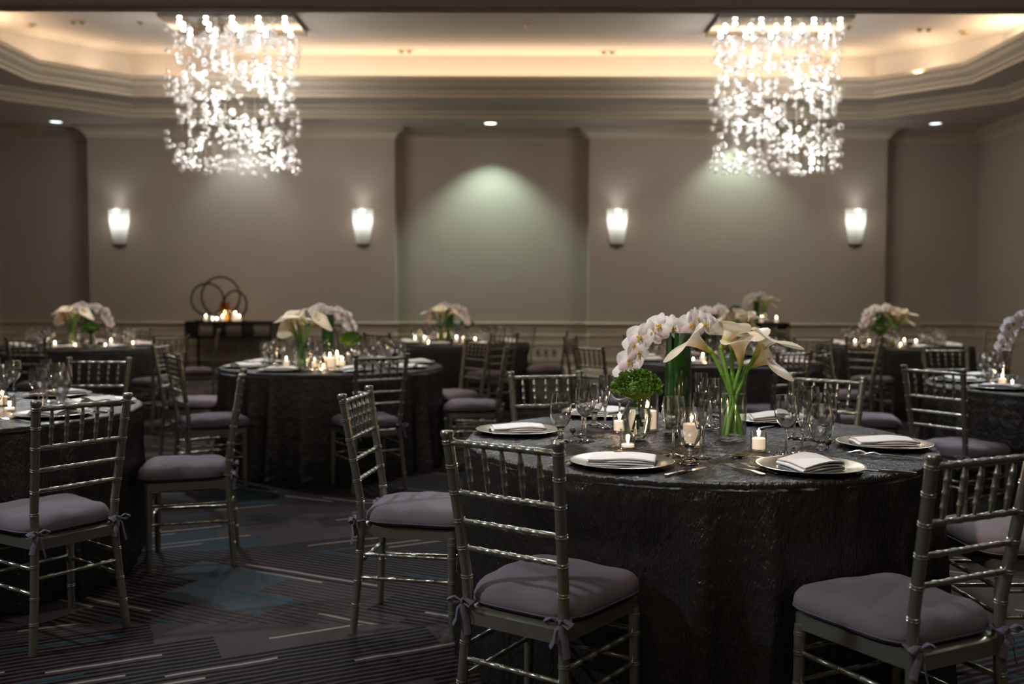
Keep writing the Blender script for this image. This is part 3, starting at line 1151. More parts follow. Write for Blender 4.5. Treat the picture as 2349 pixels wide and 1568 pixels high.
def cloth(key, seed, label):
    cx, cyy = TAB[key]
    rnd = random.Random(seed)
    R = 0.86
    seg = {'near': 1100, 'left': 520, 'right': 420, 'middle_left': 360}.get(key, 200)
    amp = {'near': 1.0, 'left': 1.0, 'right': 1.0, 'middle_left': 1.0}.get(key, 0.0)
    folds = [(2 * PI * (k + rnd.uniform(-.3, .3)) / 26, rnd.uniform(0.035, 0.085), rnd.uniform(0.03, 0.085)) for k in range(26)]
    ph = [rnd.uniform(0, 2 * PI) for _ in range(6)]
    lim = []
    for k in range(720):
        a = 2 * PI * k / 720
        best = 9.0
        for (qx, qy), fa, _, _ in CHAIRS:
            if math.hypot(qx - cx, qy - cyy) > 1.6:
                continue
            t = math.radians(fa)
            for s in range(60, 130):
                r = s / 100
                dx, dy = cx + r * math.cos(a) - qx, cyy + r * math.sin(a) - qy
                fy, fx = dx * math.sin(t) + dy * math.cos(t), dx * math.cos(t) - dy * math.sin(t)
                if abs(fx) < 0.235 and -0.2 < fy < 0.262:
                    best = min(best, r - 0.005)
                    break
        lim.append(best)
    sm = []
    for k in range(720):
        sm.append(min(lim[(k + j) % 720] + (abs(j) / 9.0) ** 2 * 0.03 for j in range(-14, 15)))
    vs, uv, fs = [(0, 0, TZ)], [(0, 0)], []
    nr = {'near': 190, 'left': 90, 'right': 80, 'middle_left': 50}.get(key, 5)
    prof = [(0.02 + 0.83 * i / nr, 0) for i in range(nr + 1)] + [(0.855, -0.0015), (0.859, -0.004), (0.861, -0.008), (0.8615, -0.014), (0.862, -0.022)]
    nd = {'near': 110, 'left': 70, 'right': 60, 'middle_left': 50}.get(key, 20)
    H = TZ - 0.004
    for i in range(1, nd + 1):
        prof.append((None, -0.022 - (H - 0.022) * i / nd))
    for r, dz in prof:
        for k in range(seg):
            a = 2 * PI * k / seg
            if r is not None:
                rr = r
                u, v = rr * math.cos(a), rr * math.sin(a)
                u, v = u * 0.8 - v * 0.6, u * 0.6 + v * 0.8
            else:
                f = -dz / H
                wv = 0
                for c, wd, am in folds:
                    d = (a - c + PI) % (2 * PI) - PI
                    wv += am * math.exp(-(d / wd) ** 2 / 0.5)
                wv += 0.012 * math.sin(9 * a + ph[0]) + 0.008 * math.sin(17 * a + ph[1] + 1.3 * f) + 0.005 * math.sin(31 * a + ph[2] - f)
                rr = 0.861 + 0.012 * f + wv * (f ** 0.9) * 0.95
                u, v = a * 0.87, dz + 2
                zz = TZ + dz
                wz = min(1.0, max(0.0, (0.70 - zz) / 0.19))
                wz = wz * wz * (3 - 2 * wz)
                L_ = sm[int(a / (2 * PI) * 720) % 720]
                if rr > L_:
                    rr = rr + (L_ - rr) * wz
            x, y, zc = rr * math.cos(a), rr * math.sin(a), TZ + dz
            if amp:
                if r is not None:                # long slanting creases on the top
                    n1 = mnoise.noise((u * 52, v * 12, seed))
                    n2 = mnoise.noise((u * 80, v * 24, seed + 5))
                    zc += -0.0072 * amp * abs(n1) - 0.0018 * n2 + 0.0010
                else:                            # upright crushed creases on the drop
                    wx = 0.05 * mnoise.noise((u * 9, v * 7, seed + 9))
                    n1 = mnoise.noise(((u + wx) * 60, v * 16, seed))
                    n2 = mnoise.noise(((u - wx) * 42, (v + wx) * 15, seed + 3))
                    n3 = mnoise.noise((u * 5, v * 1.6, seed + 4))
                    q = rr - 0.0045 * amp * abs(n1) - 0.0035 * amp * abs(n2) * max(0.0, n3 + 0.3) * 2
                    x, y = q * math.cos(a), q * math.sin(a)
            vs.append((x, y, zc))
            uv.append((u, v))
    for k in range(seg):
        fs.append((0, 1 + k, 1 + (k + 1) % seg))
    for i in range(len(prof) - 1):
        for k in range(seg):
            k2 = (k + 1) % seg
            fs.append((1 + i * seg + k, 1 + (i + 1) * seg + k, 1 + (i + 1) * seg + k2, 1 + i * seg + k2))
    mb = MB().add(vs, fs)
    mb.uv = uv
    o = obj('tablecloth', mb, MAT['cloth'], None, True, (cx, cyy, 0), None)
    tag(o, label, 'tablecloth', 'black tablecloths')
    return o


DESC = dict(near='nearest table', left='left front table', middle_left='middle left table', far_left='far left table', far_centre='far centre table',
            middle_right='middle right table', far_right='far right table', right='right edge table')
cloth('near', 1, 'crinkled black tablecloth to the floor over the nearest round table')
cloth('left', 2, 'crinkled black tablecloth over the round table cut by the left edge')
cloth('middle_left', 3, 'black tablecloth over the round table left of centre, with bluish folds')
cloth('far_left', 4, 'black tablecloth over the round table at the far left')
cloth('far_centre', 5, 'black tablecloth over the round table before the middle alcove')
cloth('middle_right', 6, 'black tablecloth over the round table directly behind the nearest flowers')
cloth('far_right', 7, 'black tablecloth over the round table at the far right')
cloth('right', 8, 'blue gleaming black tablecloth over the round table cut by the right edge')

# ------------------------------------------------------------------ tableware
def wine_proto(gm='solid'):
    t = thing('wine_glass', 'x', 'wine glass')
    obj('bowl', MB().lathe([(0, 0.0945), (0.006, 0.0945), (0.015, 0.097), (0.028, 0.110), (0.037, 0.128), (0.0405, 0.146), (0.0400, 0.165), (0.0375, 0.185), (0.0345, 0.202), (0.0335, 0.2025), (0.0365, 0.185), (0.0388, 0.165), (0.0392, 0.146), (0.0357, 0.129), (0.0267, 0.1115), (0.0135, 0.0990), (0, 0.0965)], 28), MAT[gm], t, True, None, 40)
    obj('stem', MB().lathe([(0.0, 0.0015), (0.035, 0.0015), (0.036, 0.003), (0.020, 0.006), (0.008, 0.011), (0.0045, 0.020), (0.0042, 0.070), (0.0052, 0.088), (0.011, 0.0945), (0, 0.0955)], 20), MAT[gm], t, True, None, 40)
    return t


def flute_proto(gm='solid'):
    t = thing('champagne_flute', 'x', 'champagne flute')
    obj('bowl', MB().lathe([(0, 0.088), (0.005, 0.0885), (0.010, 0.092), (0.019, 0.115), (0.0255, 0.145), (0.0275, 0.170), (0.0272, 0.195), (0.0262, 0.218), (0.0252, 0.218), (0.0261, 0.195), (0.0263, 0.17), (0.0243, 0.146), (0.0178, 0.117), (0.0085, 0.094), (0, 0.092)], 24), MAT[gm], t, True, None, 40)
    obj('stem', MB().lathe([(0.0, 0.0015), (0.034, 0.0015), (0.035, 0.003), (0.018, 0.006), (0.007, 0.012), (0.0042, 0.022), (0.004, 0.066), (0.005, 0.080), (0.009, 0.088), (0, 0.090)], 20), MAT[gm], t, True, None, 40)
    return t


def goblet_proto(gm='solid'):
    t = thing('water_goblet', 'x', 'water goblet')
    obj('bowl', MB().lathe([(0, 0.054), (0.010, 0.0545), (0.020, 0.058), (0.032, 0.075), (0.039, 0.096), (0.0415, 0.118), (0.0395, 0.145), (0.0350, 0.168), (0.0320, 0.180), (0.031, 0.180), (0.034, 0.168), (0.0383, 0.145), (0.0402, 0.118), (0.0377, 0.097), (0.0306, 0.077), (0.0185, 0.0605), (0, 0.057)], 28), MAT[gm], t, True, None, 40)
    obj('stem', MB().lathe([(0.0, 0.0015), (0.036, 0.0015), (0.0365, 0.004), (0.024, 0.009), (0.012, 0.016), (0.009, 0.024), (0.0125, 0.031), (0.009, 0.038), (0.010, 0.046), (0.017, 0.055), (0, 0.057)], 20), MAT[gm], t, True, None, 40)
    return t


WINE, FLUTE, GOB = wine_proto(), flute_proto(), goblet_proto()
MAT['sparkle'] = thin_glass('sparkling_stemware', (1, 1, 1), 0.30, 0.10, 0.5)
FARGLASS = wine_proto('sparkle'), flute_proto('sparkle'), goblet_proto('sparkle')
PLATE = tag(obj('charger_plate', MB().lathe([(0, 0.001), (0.095, 0.001), (0.100, 0.002), (0.160, 0.0145), (0.1655, 0.0165), (0.166, 0.0178), (0.164, 0.0185), (0.158, 0.0175), (0.112, 0.0075), (0.105, 0.0045), (0.095, 0.0040), (0, 0.0040)], 64), MAT['plate'], None, True, None, 30), 'x', 'plate')


def napkin_mesh(W=0.20, D=0.125, layers=4, th=0.0042, gap=0.0062, skew=0.0, bow=0.006, seed=1):
    rnd = random.Random(seed)
    path = []
    x0, x1 = -W / 2, W / 2
    for i in range(layers):
        a, b = (x0, x1) if i % 2 == 0 else (x1, x0)
        ins = rnd.uniform(0, 0.006)
        for k in range(9):
            f = k / 8
            x = a + (b - a) * f
            z = i * gap + bow * (i / layers) * math.sin(PI * f)
            path.append((x * (1 - ins), z))
        if i < layers - 1:                         # rounded fold
            s = 1 if b > 0 else -1
            for k in range(1, 4):
                an = PI * k / 4
                path.append((b + s * 0.005 * math.sin(an), i * gap + gap / 2 * (1 - math.cos(an))))
    n = len(path)
    nrm = []
    for i in range(n):
        d = Vector(path[min(i + 1, n - 1)]) - Vector(path[max(i - 1, 0)])
        d.normalize()
        nrm.append(Vector((-d.y, d.x)))
    ny = 7
    vs, fs = [], []
    for j in range(ny):
        y = -D / 2 + D * j / (ny - 1)
        for s in (-1, 1):
            for i in range(n):
                q = Vector(path[i]) + nrm[i] * th / 2 * s
                sag = 0.003 * math.sin(j * 1.1 + q.x * 25) * (q.y / (layers * gap))
                vs.append((q.x + skew * y, y + 0.004 * math.sin(i * 0.9 + seed) * (j / (ny - 1) - .5), max(0.0, q.y + th / 2 + sag)))
    st = 2 * n
    for j in range(ny - 1):
        for i in range(n - 1):
            a = j * st + i
            fs.append((a, a + 1, a + st + 1, a + st))
            b = a + n
            fs.append((b, b + st, b + st + 1, b + 1))
        fs.append((j * st, j * st + st, j * st + st + n, j * st + n))
        e = j * st + n - 1
        fs.append((e, e + n, e + st + n, e + st))
    for j in (0, ny - 1):
        for i in range(n - 1):
            a = j * st + i
            fs.append((a, a + n, a + n + 1, a + 1))
    return MB().add(vs, fs)


NAPK = tag(obj('napkin', napkin_mesh(), MAT['napkin'], None, True, None, 60), 'x', 'napkin')
NAPK2 = tag(obj('napkin', napkin_mesh(0.17, 0.16, 4, 0.004, 0.007, 0.35, 0.010, 5), MAT['napkin'], None, True, None, 60), 'x', 'napkin')


def fork_mesh(L=0.19):
    mb = MB()
    def zc(y):                                     # side curve
        return 0.003 + 0.010 * math.exp(-((y - 0.058) / 0.022) ** 2) + 0.006 * math.exp(-((y + 0.03) / 0.05) ** 2)
    secs = [(-L / 2, 0.009), (-L / 2 + .01, 0.0105), (-L / 2 + .05, 0.0075), (0.0, 0.0038), (0.025, 0.0035), (0.036, 0.008), (0.048, 0.0125), (0.056, 0.0125)]
    vs, fs = [], []
    for y, w_ in secs:
        z = zc(y)
        vs += [(-w_, y, z), (w_, y, z), (w_, y, z + .0018), (-w_, y, z + .0018)]
    for i in range(len(secs) - 1):
        for k in range(4):
            fs.append((i * 4 + k, i * 4 + (k + 1) % 4, i * 4 + 4 + (k + 1) % 4, i * 4 + 4 + k))
    fs += [(3, 2, 1, 0), tuple(len(vs) - 4 + k for k in range(4))]
    mb.add(vs, fs)
    for k in range(4):
        x = -0.0108 + k * 0.0072
        mb.tube([(x, 0.055, zc(.055) + .001), (x, 0.070, zc(.070) + .001), (x, 0.085, zc(.085) + .0012), (x, 0.098, zc(.098) + 0.003)], [.0016, .0015, .0013, .0006], 5)
    return mb


def knife_mesh():
    mb = MB()
    secs = [(-0.11, 0.007, .006), (-0.105, 0.0085, .007), (-0.05, 0.0065, .007), (-0.008, 0.005, .006), (0.0, 0.007, .002), (0.02, 0.0095, .0014), (0.08, 0.0105, .0012), (0.10, 0.009, .001), (0.115, 0.002, .0008)]
    vs, fs = [], []
    for y, w_, h in secs:
        vs += [(-w_, y, 0.0005), (w_ * .8, y, 0.0005), (w_ * .8, y, .0005 + h), (-w_, y, .0005 + h)]
    for i in range(len(secs) - 1):
        for k in range(4):
            fs.append((i * 4 + k, i * 4 + (k + 1) % 4, i * 4 + 4 + (k + 1) % 4, i * 4 + 4 + k))
    fs += [(3, 2, 1, 0), tuple(len(vs) - 4 + k for k in range(4))]
    return mb.add(vs, fs)


def spoon_mesh():
    mb = MB()
    mb.tube([(0, -0.09, 0.003), (0, -0.05, 0.006), (0, 0.02, 0.006), (0, 0.05, 0.003)], [.007, .005, .0028, .003], 8, 0.35)
    vs, fs = [], []
    for i in range(5):
        for k in range(14):
            a = 2 * PI * k / 14
            f = i / 4
            vs.append((0.019 * f * math.sin(a), 0.075 + 0.029 * f * math.cos(a), 0.0015 + 0.006 * f * f))
    for i in range(4):
        for k in range(14):
            fs.append((i * 14 + k, i * 14 + (k + 1) % 14, i * 14 + 14 + (k + 1) % 14, i * 14 + 14 + k))
    n = len(vs)
    vs += [(x, y, z + .0012) for x, y, z in vs]
    fs += [tuple(j + n for j in f)[::-1] for f in fs]
    return mb.add(vs, fs)


FORK = tag(obj('fork', fork_mesh(), MAT['steel']), 'x', 'fork')
KNIFE = tag(obj('knife', knife_mesh(), MAT['steel']), 'x', 'knife')
SPOON = tag(obj('spoon', spoon_mesh(), MAT['steel']), 'x', 'spoon')

# ------------------------------------------------------------------ vases and flowers
def leafvase_proto():
    t = thing('leaf_lined_vase', 'x', 'vase')
    R, H = 0.053, 0.405
    obj('glass_cylinder', MB().lathe([(0, 0.0), (R - .002, 0.0), (R, 0.004), (R, H), (R - .003, H), (R - .003, 0.015), (0, 0.015)], 36), MAT['lvglass'], t)
    mb = MB()
    rnd = random.Random(4)
    for k in range(24):                            # overlapping long leaves standing inside the glass
        a = 2 * PI * k / 24 + rnd.uniform(-.1, .1)
        tilt = rnd.uniform(-0.18, 0.18)
        vs, fs = [], []
        rr = R - 0.0035 - 0.0025 * (k % 3)
        for i in range(9):
            f = i / 8
            z = 0.02 + (H - 0.028) * f
            wd = 0.34 * (0.55 + 0.45 * math.sin(PI * min(1, f * 0.9 + .15)))
            for j in range(5):
                an = a + tilt * f + wd * (j - 2) / 2
                vs.append((rr * math.cos(an), rr * math.sin(an), z))
        for i in range(8):
            for j in range(4):
                q = i * 5 + j
                fs.append((q, q + 1, q + 6, q + 5))
        mb.add(vs, fs)
    obj('leaf_lining', mb, MAT['leaf'], t, True, None, None)
    return t


def callavase_proto():
    t = thing('flower_vase', 'x', 'vase')
    R, H = 0.051, 0.245
    obj('glass_cylinder', MB().lathe([(0, 0.0), (R - .002, 0.0), (R, 0.004), (R, H), (R - .003, H), (R - .003, 0.018), (0, 0.018)], 36), MAT['vglass'], t)
    obj('water', MB().lathe([(0, 0.175), (R - .0045, 0.175), (R - .0045, 0.1745), (0, 0.1745)], 30), MAT['vglass'], t)
    return t


def bulbvase_proto():
    t = thing('bulb_vase', 'x', 'vase')
    obj('glass_body', MB().lathe([(0, 0.0), (0.030, 0.0), (0.034, 0.004), (0.048, 0.035), (0.056, 0.075), (0.056, 0.095), (0.047, 0.120), (0.034, 0.138), (0.030, 0.150), (0.034, 0.166), (0.043, 0.178),
                                  (0.040, 0.178), (0.028, 0.152), (0.045, 0.118), (0.053, 0.09), (0.045, 0.036), (0.028, 0.008), (0, 0.008)], 36), MAT['vglass'], t, True, None, None)
    obj('water', MB().lathe([(0, 0.009), (0.027, 0.009), (0.033, 0.014), (0.044, 0.037), (0.0515, 0.075), (0.0515, 0.092), (0.045, 0.115), (0.0425, 0.121), (0, 0.121)], 36), MAT['water'], t, True, None, 60)
    return t


def mum_proto():
    t = thing('green_bloom', 'x', 'flower')
    rnd = random.Random(9)
    mb = MB()
    for k in range(1100):                           # frilly petals over a flattened dome
        u = rnd.random()
        th = math.acos(1 - u * 1.30)
        a = rnd.uniform(0, 2 * PI)
        rr = 0.80 + 0.25 * rnd.random()
        c = Vector((0.088 * math.sin(th) * math.cos(a) * rr, 0.088 * math.sin(th) * math.sin(a) * rr, 0.062 * math.cos(th) * rr))
        nn = Vector((c.x, c.y, c.z * 1.6 + 0.012)).normalized()
        tg = nn.cross(Vector((rnd.uniform(-1, 1), rnd.uniform(-1, 1), rnd.uniform(-1, 1)))).normalized()
        b = nn.cross(tg)
        s = rnd.uniform(0.005, 0.009)
        mb.add([c - tg * s * .5, c + tg * s * .5, c + tg * s * .9 + nn * s * .9 + b * s * .2, c + nn * s * 1.3, c - tg * s * .9 + nn * s * .9 - b * s * .2], [(0, 1, 2, 3), (0, 3, 4)])
    mb.ball((0, 0, -0.004), 0.070, 14, 8, 0.6)
    obj('flower_head', mb, MAT['mum'], t, False, (0, 0, 0.197))
    for k in range(4):
        a = k * 1.6
        obj('stem', MB().tube([(0.012 * math.cos(a), 0.012 * math.sin(a), 0.185), (0.010 * math.cos(a), 0.010 * math.sin(a), 0.14), (-0.014 * math.cos(a), -0.014 * math.sin(a), 0.035 + .01 * k)], 0.004, 7), MAT['stem'], t)
    return t


def blossom_mesh():
    """moth orchid facing -y, about 8 cm across"""
    mb = MB()

    def petal(ang, L, W, cup, round_=1.0):
        vs, fs = [], []
        nu, nv = 7, 5
        for i in range(nu):
            f = i / (nu - 1)
            wd = W * math.sin(PI * min(1, (f * 0.92 + 0.08)) ** round_) ** 0.6 if f < 1 else wd * 0.35
            for j in range(nv):
                g_ = (j - (nv - 1) / 2) / ((nv - 1) / 2)
                x = wd * g_
                z = 0.004 + L * f
                y = -cup * math.sin(PI * f) + cup * 1.4 * f * f + 0.004 * g_ * g_
                c, s_ = math.cos(ang), math.sin(ang)
                vs.append((x * c + z * s_, y, -x * s_ + z * c))
        for i in range(nu - 1):
            for j in range(nv - 1):
                q = i * nv + j
                fs.append((q, q + 1, q + nv + 1, q + nv))
        mb.add(vs, fs)
    for a in (0, 2.35, -2.35):
        petal(a, 0.042, 0.0165, 0.004)
    for a in (1.30, -1.30):
        petal(a, 0.044, 0.031, -0.005, 0.9)
    return mb


def throat_mesh():
    mb = MB()
    mb.ball((0, -0.006, 0.001), 0.0055, 8, 6)
    for s in (-1, 1):
        mb.tube([(0, -0.004, -0.002), (s * 0.007, -0.013, -0.004), (s * 0.006, -0.016, 0.004)], [0.003, 0.0045, 0.001], 6, 0.5)
    mb.tube([(0, -0.004, -0.003), (0, -0.014, -0.010), (0, -0.012, -0.019)], [0.004, 0.005, 0.001], 6, 0.6)
    return mb


BL = blossom_mesh().mesh('blossom', MAT['orchid'], True, None)
TH = throat_mesh().mesh('throat', MAT['throat'])


def orchid_proto():
    """spray rising out of a 0.40 m tall vase and arching to -x; origin = vase foot"""
    t = thing('orchid_spray', 'x', 'flower')
    zt = 0.405
    path = [(0.02, 0, 0.20), (0.015, 0, zt - .02), (-0.01, 0.0, zt + .012), (-0.06, -0.01, zt + .018), (-0.11, -0.02, zt + 0.005), (-0.16, -0.025, zt - .035), (-0.195, -0.03, zt - .09), (-0.215, -0.03, zt - .15)]
    obj('stem', MB().tube(path, [.0028, .0028, .0026, .0024, .0022, .002, .0018, .0012], 6), MAT['twig'], t)
    path2 = [(-0.01, 0.01, 0.20), (-0.01, 0.01, zt - .02), (0.03, 0.005, zt + .008), (0.09, 0.0, zt + .012), (0.14, 0, zt)]
    obj('stem', MB().tube(path2, [.0028, .0028, .0024, .002, .0012], 6), MAT['twig'], t)
    P = [(-0.028, -0.02, zt + .010, 0.1, 0.15, 0.95), (-0.078, -0.03, zt + .020, -0.5, 0.1, 0.9), (-0.110, -0.03, zt - .010, 0.3, -0.1, 0.95), (-0.155, -0.035, zt - .024, -0.3, 0.3, 0.92), (-0.178, -0.03, zt - .052, -0.5, -0.4, 0.8),
         (-0.165, -0.04, zt - .085, 0.5, 0.5, 0.85), (-0.195, -0.04, zt - .118, -0.2, 0.3, 0.88), (-0.212, -0.035, zt - .162, -0.5, -0.5, 0.85),
         (0.045, -0.02, zt + .022, 0.2, 0.0, 0.95), (0.070, 0.0, zt + .045, 0.7, 0.3, 0.85), (0.098, -0.01, zt + .026, 0.5, -0.1, 0.95), (0.135, -0.005, zt + .022, 1.1, 0.1, 0.85)]
    for (x, y, z, yaw, roll, s) in P:
        b = obj('blossom', BL, None, t, loc=(x, y, z))
        b.rotation_euler = (-0.15, roll * 0.6, yaw)
        b.scale = (s * 1.28,) * 3
        obj('throat', TH, None, b)
    return t


def spathe_mesh(L=0.105, W=0.046, tip=0.75, curl=0.8, seed=1):
    """calla bloom; stalk end at origin, axis +z, the long tip toward +x"""
    rnd = random.Random(seed)
    vs, fs = [], []
    nt_, na = 14, 28
    for i in range(nt_):
        f = i / (nt_ - 1)
        for k in range(na):
            a = 2 * PI * k / na
            tipf = max(0.0, math.cos(a)) ** 3
            back = max(0.0, -math.cos(a))
            r = 0.008 + W * (0.32 * f + 0.68 * f ** 3) * (1 + tip * 1.3 * tipf * f ** 2) * (1 - 0.18 * back * f)
            z = L * (0.95 * f ** 0.85) + 0.030 * tipf * f ** 2 - 0.030 * curl * f ** 5 * (1 - tipf) - 0.035 * curl * tipf * f ** 6
            z += 0.006 * math.sin(3 * a + seed) * f ** 4
            vs.append((r * math.cos(a), r * math.sin(a), z))
    for i in range(nt_ - 1):
        for k in range(na):
            k2 = (k + 1) % na
            fs.append((i * na + k, i * na + k2, (i + 1) * na + k2, (i + 1) * na + k))
    return MB().add(vs, fs)


SPM = [spathe_mesh(0.112, 0.060, 0.50, 0.9, 1).mesh('spathe', MAT['calla'], True, None), spathe_mesh(0.112, 0.060, 0.62, 1.0, 3).mesh('spathe', MAT['calla'], True, None)]
SPX = MB().tube([(0.002, 0, 0.028), (0.004, 0, 0.055), (0.010, 0, 0.082)], [0.0035, 0.0042, 0.002], 8).mesh('spadix', MAT['yellow'])


def calla_proto(foot, mid, head, tilt, turn, variant):
    """one calla: stem from foot in the vase through mid to head; bloom leans by tilt toward turn"""
    t = thing('calla_lily', 'x', 'flower')
    f, m_, h = Vector(foot), Vector(mid), Vector(head)
    pts = []
    for i in range(9):
        s = i / 8
        pts.append(f * (1 - s) ** 2 + m_ * 2 * s * (1 - s) + h * s * s)
    obj('stem', MB().tube(pts, [0.0092 - 0.0018 * i / 8 for i in range(9)], 10), MAT['stem'], t)
    b = obj('spathe', SPM[variant], None, t, loc=tuple(h - (h - pts[-2]).normalized() * 0.004))
    b.rotation_euler = (0, tilt, turn)
    b.scale = (1.18,) * 3
    obj('spadix', SPX, None, b)
    return t


CALLAS = [  # foot, mid, head, tilt, turn, variant  (metres from the vase foot, y away from the viewer)
    ((0.030, 0.01, 0.022), (0.0, 0.0, 0.19), (-0.085, 0.0, 0.335), 0.95, 3.0, 1),
    ((0.034, -0.02, 0.022), (-0.01, -0.02, 0.18), (-0.048, 0.01, 0.345), 0.55, 0.25, 0),
    ((-0.036, 0.0, 0.022), (0.0, 0.01, 0.18), (0.022, -0.03, 0.285), -0.10, 0.3, 0),
    ((-0.028, -0.025, 0.022), (0.01, 0.0, 0.20), (0.078, -0.01, 0.315), 0.55, -0.15, 1),
    ((-0.008, 0.03, 0.022), (0.02, 0.02, 0.20), (0.055, 0.02, 0.275), 1.05, -0.45, 0),
    ((0.012, 0.03, 0.022), (0.0, 0.01, 0.20), (0.005, 0.045, 0.335), 0.5, 1.5, 0),
]
CPROTO = [calla_proto(*c) for c in CALLAS]
LV, CVV, BV, OS, MU = leafvase_proto(), callavase_proto(), bulbvase_proto(), orchid_proto(), mum_proto()
SIDE = ['pointing left, leftmost', 'reaching up', 'low at the front', 'wide open, at the upper right', 'drooping at the lower right', 'at the back']


def centrepiece(pl, pc, pb, key, z=TZ, rzo=0.0, rzc=0.0, full=True):
    d = DESC.get(key, key)
    near = key == 'near'
    pl, pc, pb = Vector((*pl[:2], z)), Vector((*pc[:2], z)), Vector((*pb[:2], z))
    place(LV, pl, rzo, f'tall glass cylinder vase lined with dark green leaves on the {d}', 'leaf lined vases')
    place(OS, pl, rzo, f'arching spray of white orchids in the tall vase on the {d}', 'orchid sprays')
    place(CVV, pc, rzc, f'clear glass cylinder vase holding calla lily stems on the {d}', 'calla vases')
    for i, p in enumerate(CPROTO):
        if not full and i == 5:
            continue
        lb = f'cream calla lily {SIDE[i]}, on the {d}' if near else f'cream calla lily of the bunch on the {d}'
        place(p, pc, rzc, lb, f'calla lilies on the {d}')
    place(BV, pb, 0.3, f'small round bellied glass vase on the {d}', 'bellied vases')
    place(MU, pb, rzc, f'frilly bright green flower in the bellied vase on the {d}', 'green flowers')


# nearest table, from the photograph
centrepiece(at_z(1554, 994, TZ), at_z(1680, 1009, TZ), at_z(1461, 1009, TZ), 'near')
centrepiece(at_z(753, 834, TZ), at_z(693, 848, TZ), at_z(806, 836, TZ), 'middle_left', rzo=PI - 0.3, rzc=2.8)
centrepiece(at_z(205, 794, TZ), at_z(166, 796, TZ), at_z(209, 799, TZ), 'far_left', rzo=PI + 0.4, rzc=3.0)
centrepiece(at_z(1032, 783, TZ), at_z(1012, 786, TZ), at_z(1071, 780, TZ), 'far_centre', rzo=PI - .1, rzc=3.2)
centrepiece(at_z(1632, 822, TZ), at_z(1697, 824, TZ), at_z(1722, 818, TZ), 'middle_right', rzo=0.2, rzc=0.2, full=False)
centrepiece(at_z(2017, 793, TZ), at_z(2053, 793, TZ), at_z(2015, 797, TZ), 'far_right', rzo=0.1, rzc=0.0)
centrepiece((3.27, 6.0), (3.55, 5.78), (3.48, 6.12), 'right', rzo=0.0)

# ------------------------------------------------------------------ place settings
def setting(key, ang, lab=None, cut=False, tri=(0, 1, 2), gl=True, turn=0.0):
    """ang: degrees round the table, 0 toward the viewer, positive to the right"""
    cx, cyy = TAB[key]
    d = DESC[key]
    a = math.radians(ang)
    w8 = ['front', 'front right', 'right', 'back right', 'back', 'back left', 'left', 'front left'][int(round(ang / 45.0)) % 8]
    at = f'at the {w8} of the {d}'
    out = Vector((math.sin(a), -math.cos(a), 0))
    right = Vector((math.cos(a), math.sin(a), 0))        # diner's right hand
    c = Vector((cx, cyy, TZ)) + out * 0.665
    rz = a
    place(PLATE, c, 0, f'round silver charger plate {at}', f'charger plates on the {d}')
    place(NAPK if int(ang) % 2 else NAPK2, c + Vector((0, 0, 0.0046)), rz + 0.3 + turn, f'folded white napkin on the plate {at}', f'napkins on the {d}')
    if gl:
        for k, (pr, nm, o1, r1) in enumerate(((FARGLASS[0], 'wine glass', 0.47, 0.10), (FARGLASS[1], 'champagne flute', 0.42, 0.17), (FARGLASS[2], 'water goblet', 0.50, 0.20))):
            if k in tri:
                p = Vector((cx, cyy, TZ)) + out * o1 + right * r1
                place(pr, p, 0, f'clear {nm} {at}', f'{nm.replace("glass", "glasse")}s on the {d}')
    if cut:
        place(FORK, c - right * 0.205, rz, f'silver fork {at}', f'forks on the {d}')
        place(KNIFE, c + right * 0.205, rz, f'silver knife {at}', f'knives on the {d}')


for ang in (-65, -20, 27, 68, 115, 160, -112, -157):
    setting('left', ang, cut=ang in (27, 68, -20))
for key, off in (('middle_left', 22), ('far_left', 10), ('far_centre', 30), ('middle_right', 12), ('far_right', 5), ('right', -20)):
    for k in range(8):
        ang = off + 45 * k
        if key == 'right' and 30 < ang % 360 < 170:
            continue
        setting(key, ang, cut=False)

# nearest table: every piece placed on its own
def on(px, py, z=TZ):
    return at_z(px, py, z)


NEARSET = [  # plate px, napkin proto, napkin turn, label place
    ((1188, 989), NAPK, 0.12, 'left rim, beside the side-on chair', 0.30, 0.0),
    ((1426, 1062), NAPK, -0.22, 'front, left of centre', 0.0, 0.0),
    ((1858, 1072), NAPK2, 0.55, 'front, right of centre', 0.0, 0.0),
    ((2028, 1020), NAPK, -0.05, 'right rim', 0.0, 0.0),
    ((1766, 964), NAPK2, 0.2, 'back, behind the calla vase', 0.0, 0.0),
    ((1372, 950), NAPK2, -0.3, 'back, behind the left glasses', 0.0, 0.0)]
for (px, py), np_, tr, lb, _, _ in NEARSET:
    c = on(px, py, TZ + 0.006)
    c.z = TZ
    place(PLATE, c, 0, f'silver charger plate on the nearest table, {lb}', 'charger plates on the nearest table')
    place(np_, c + Vector((0.0, 0, 0.0046)), tr, f'folded white napkin on the nearest table, {lb}', 'napkins on the nearest table')
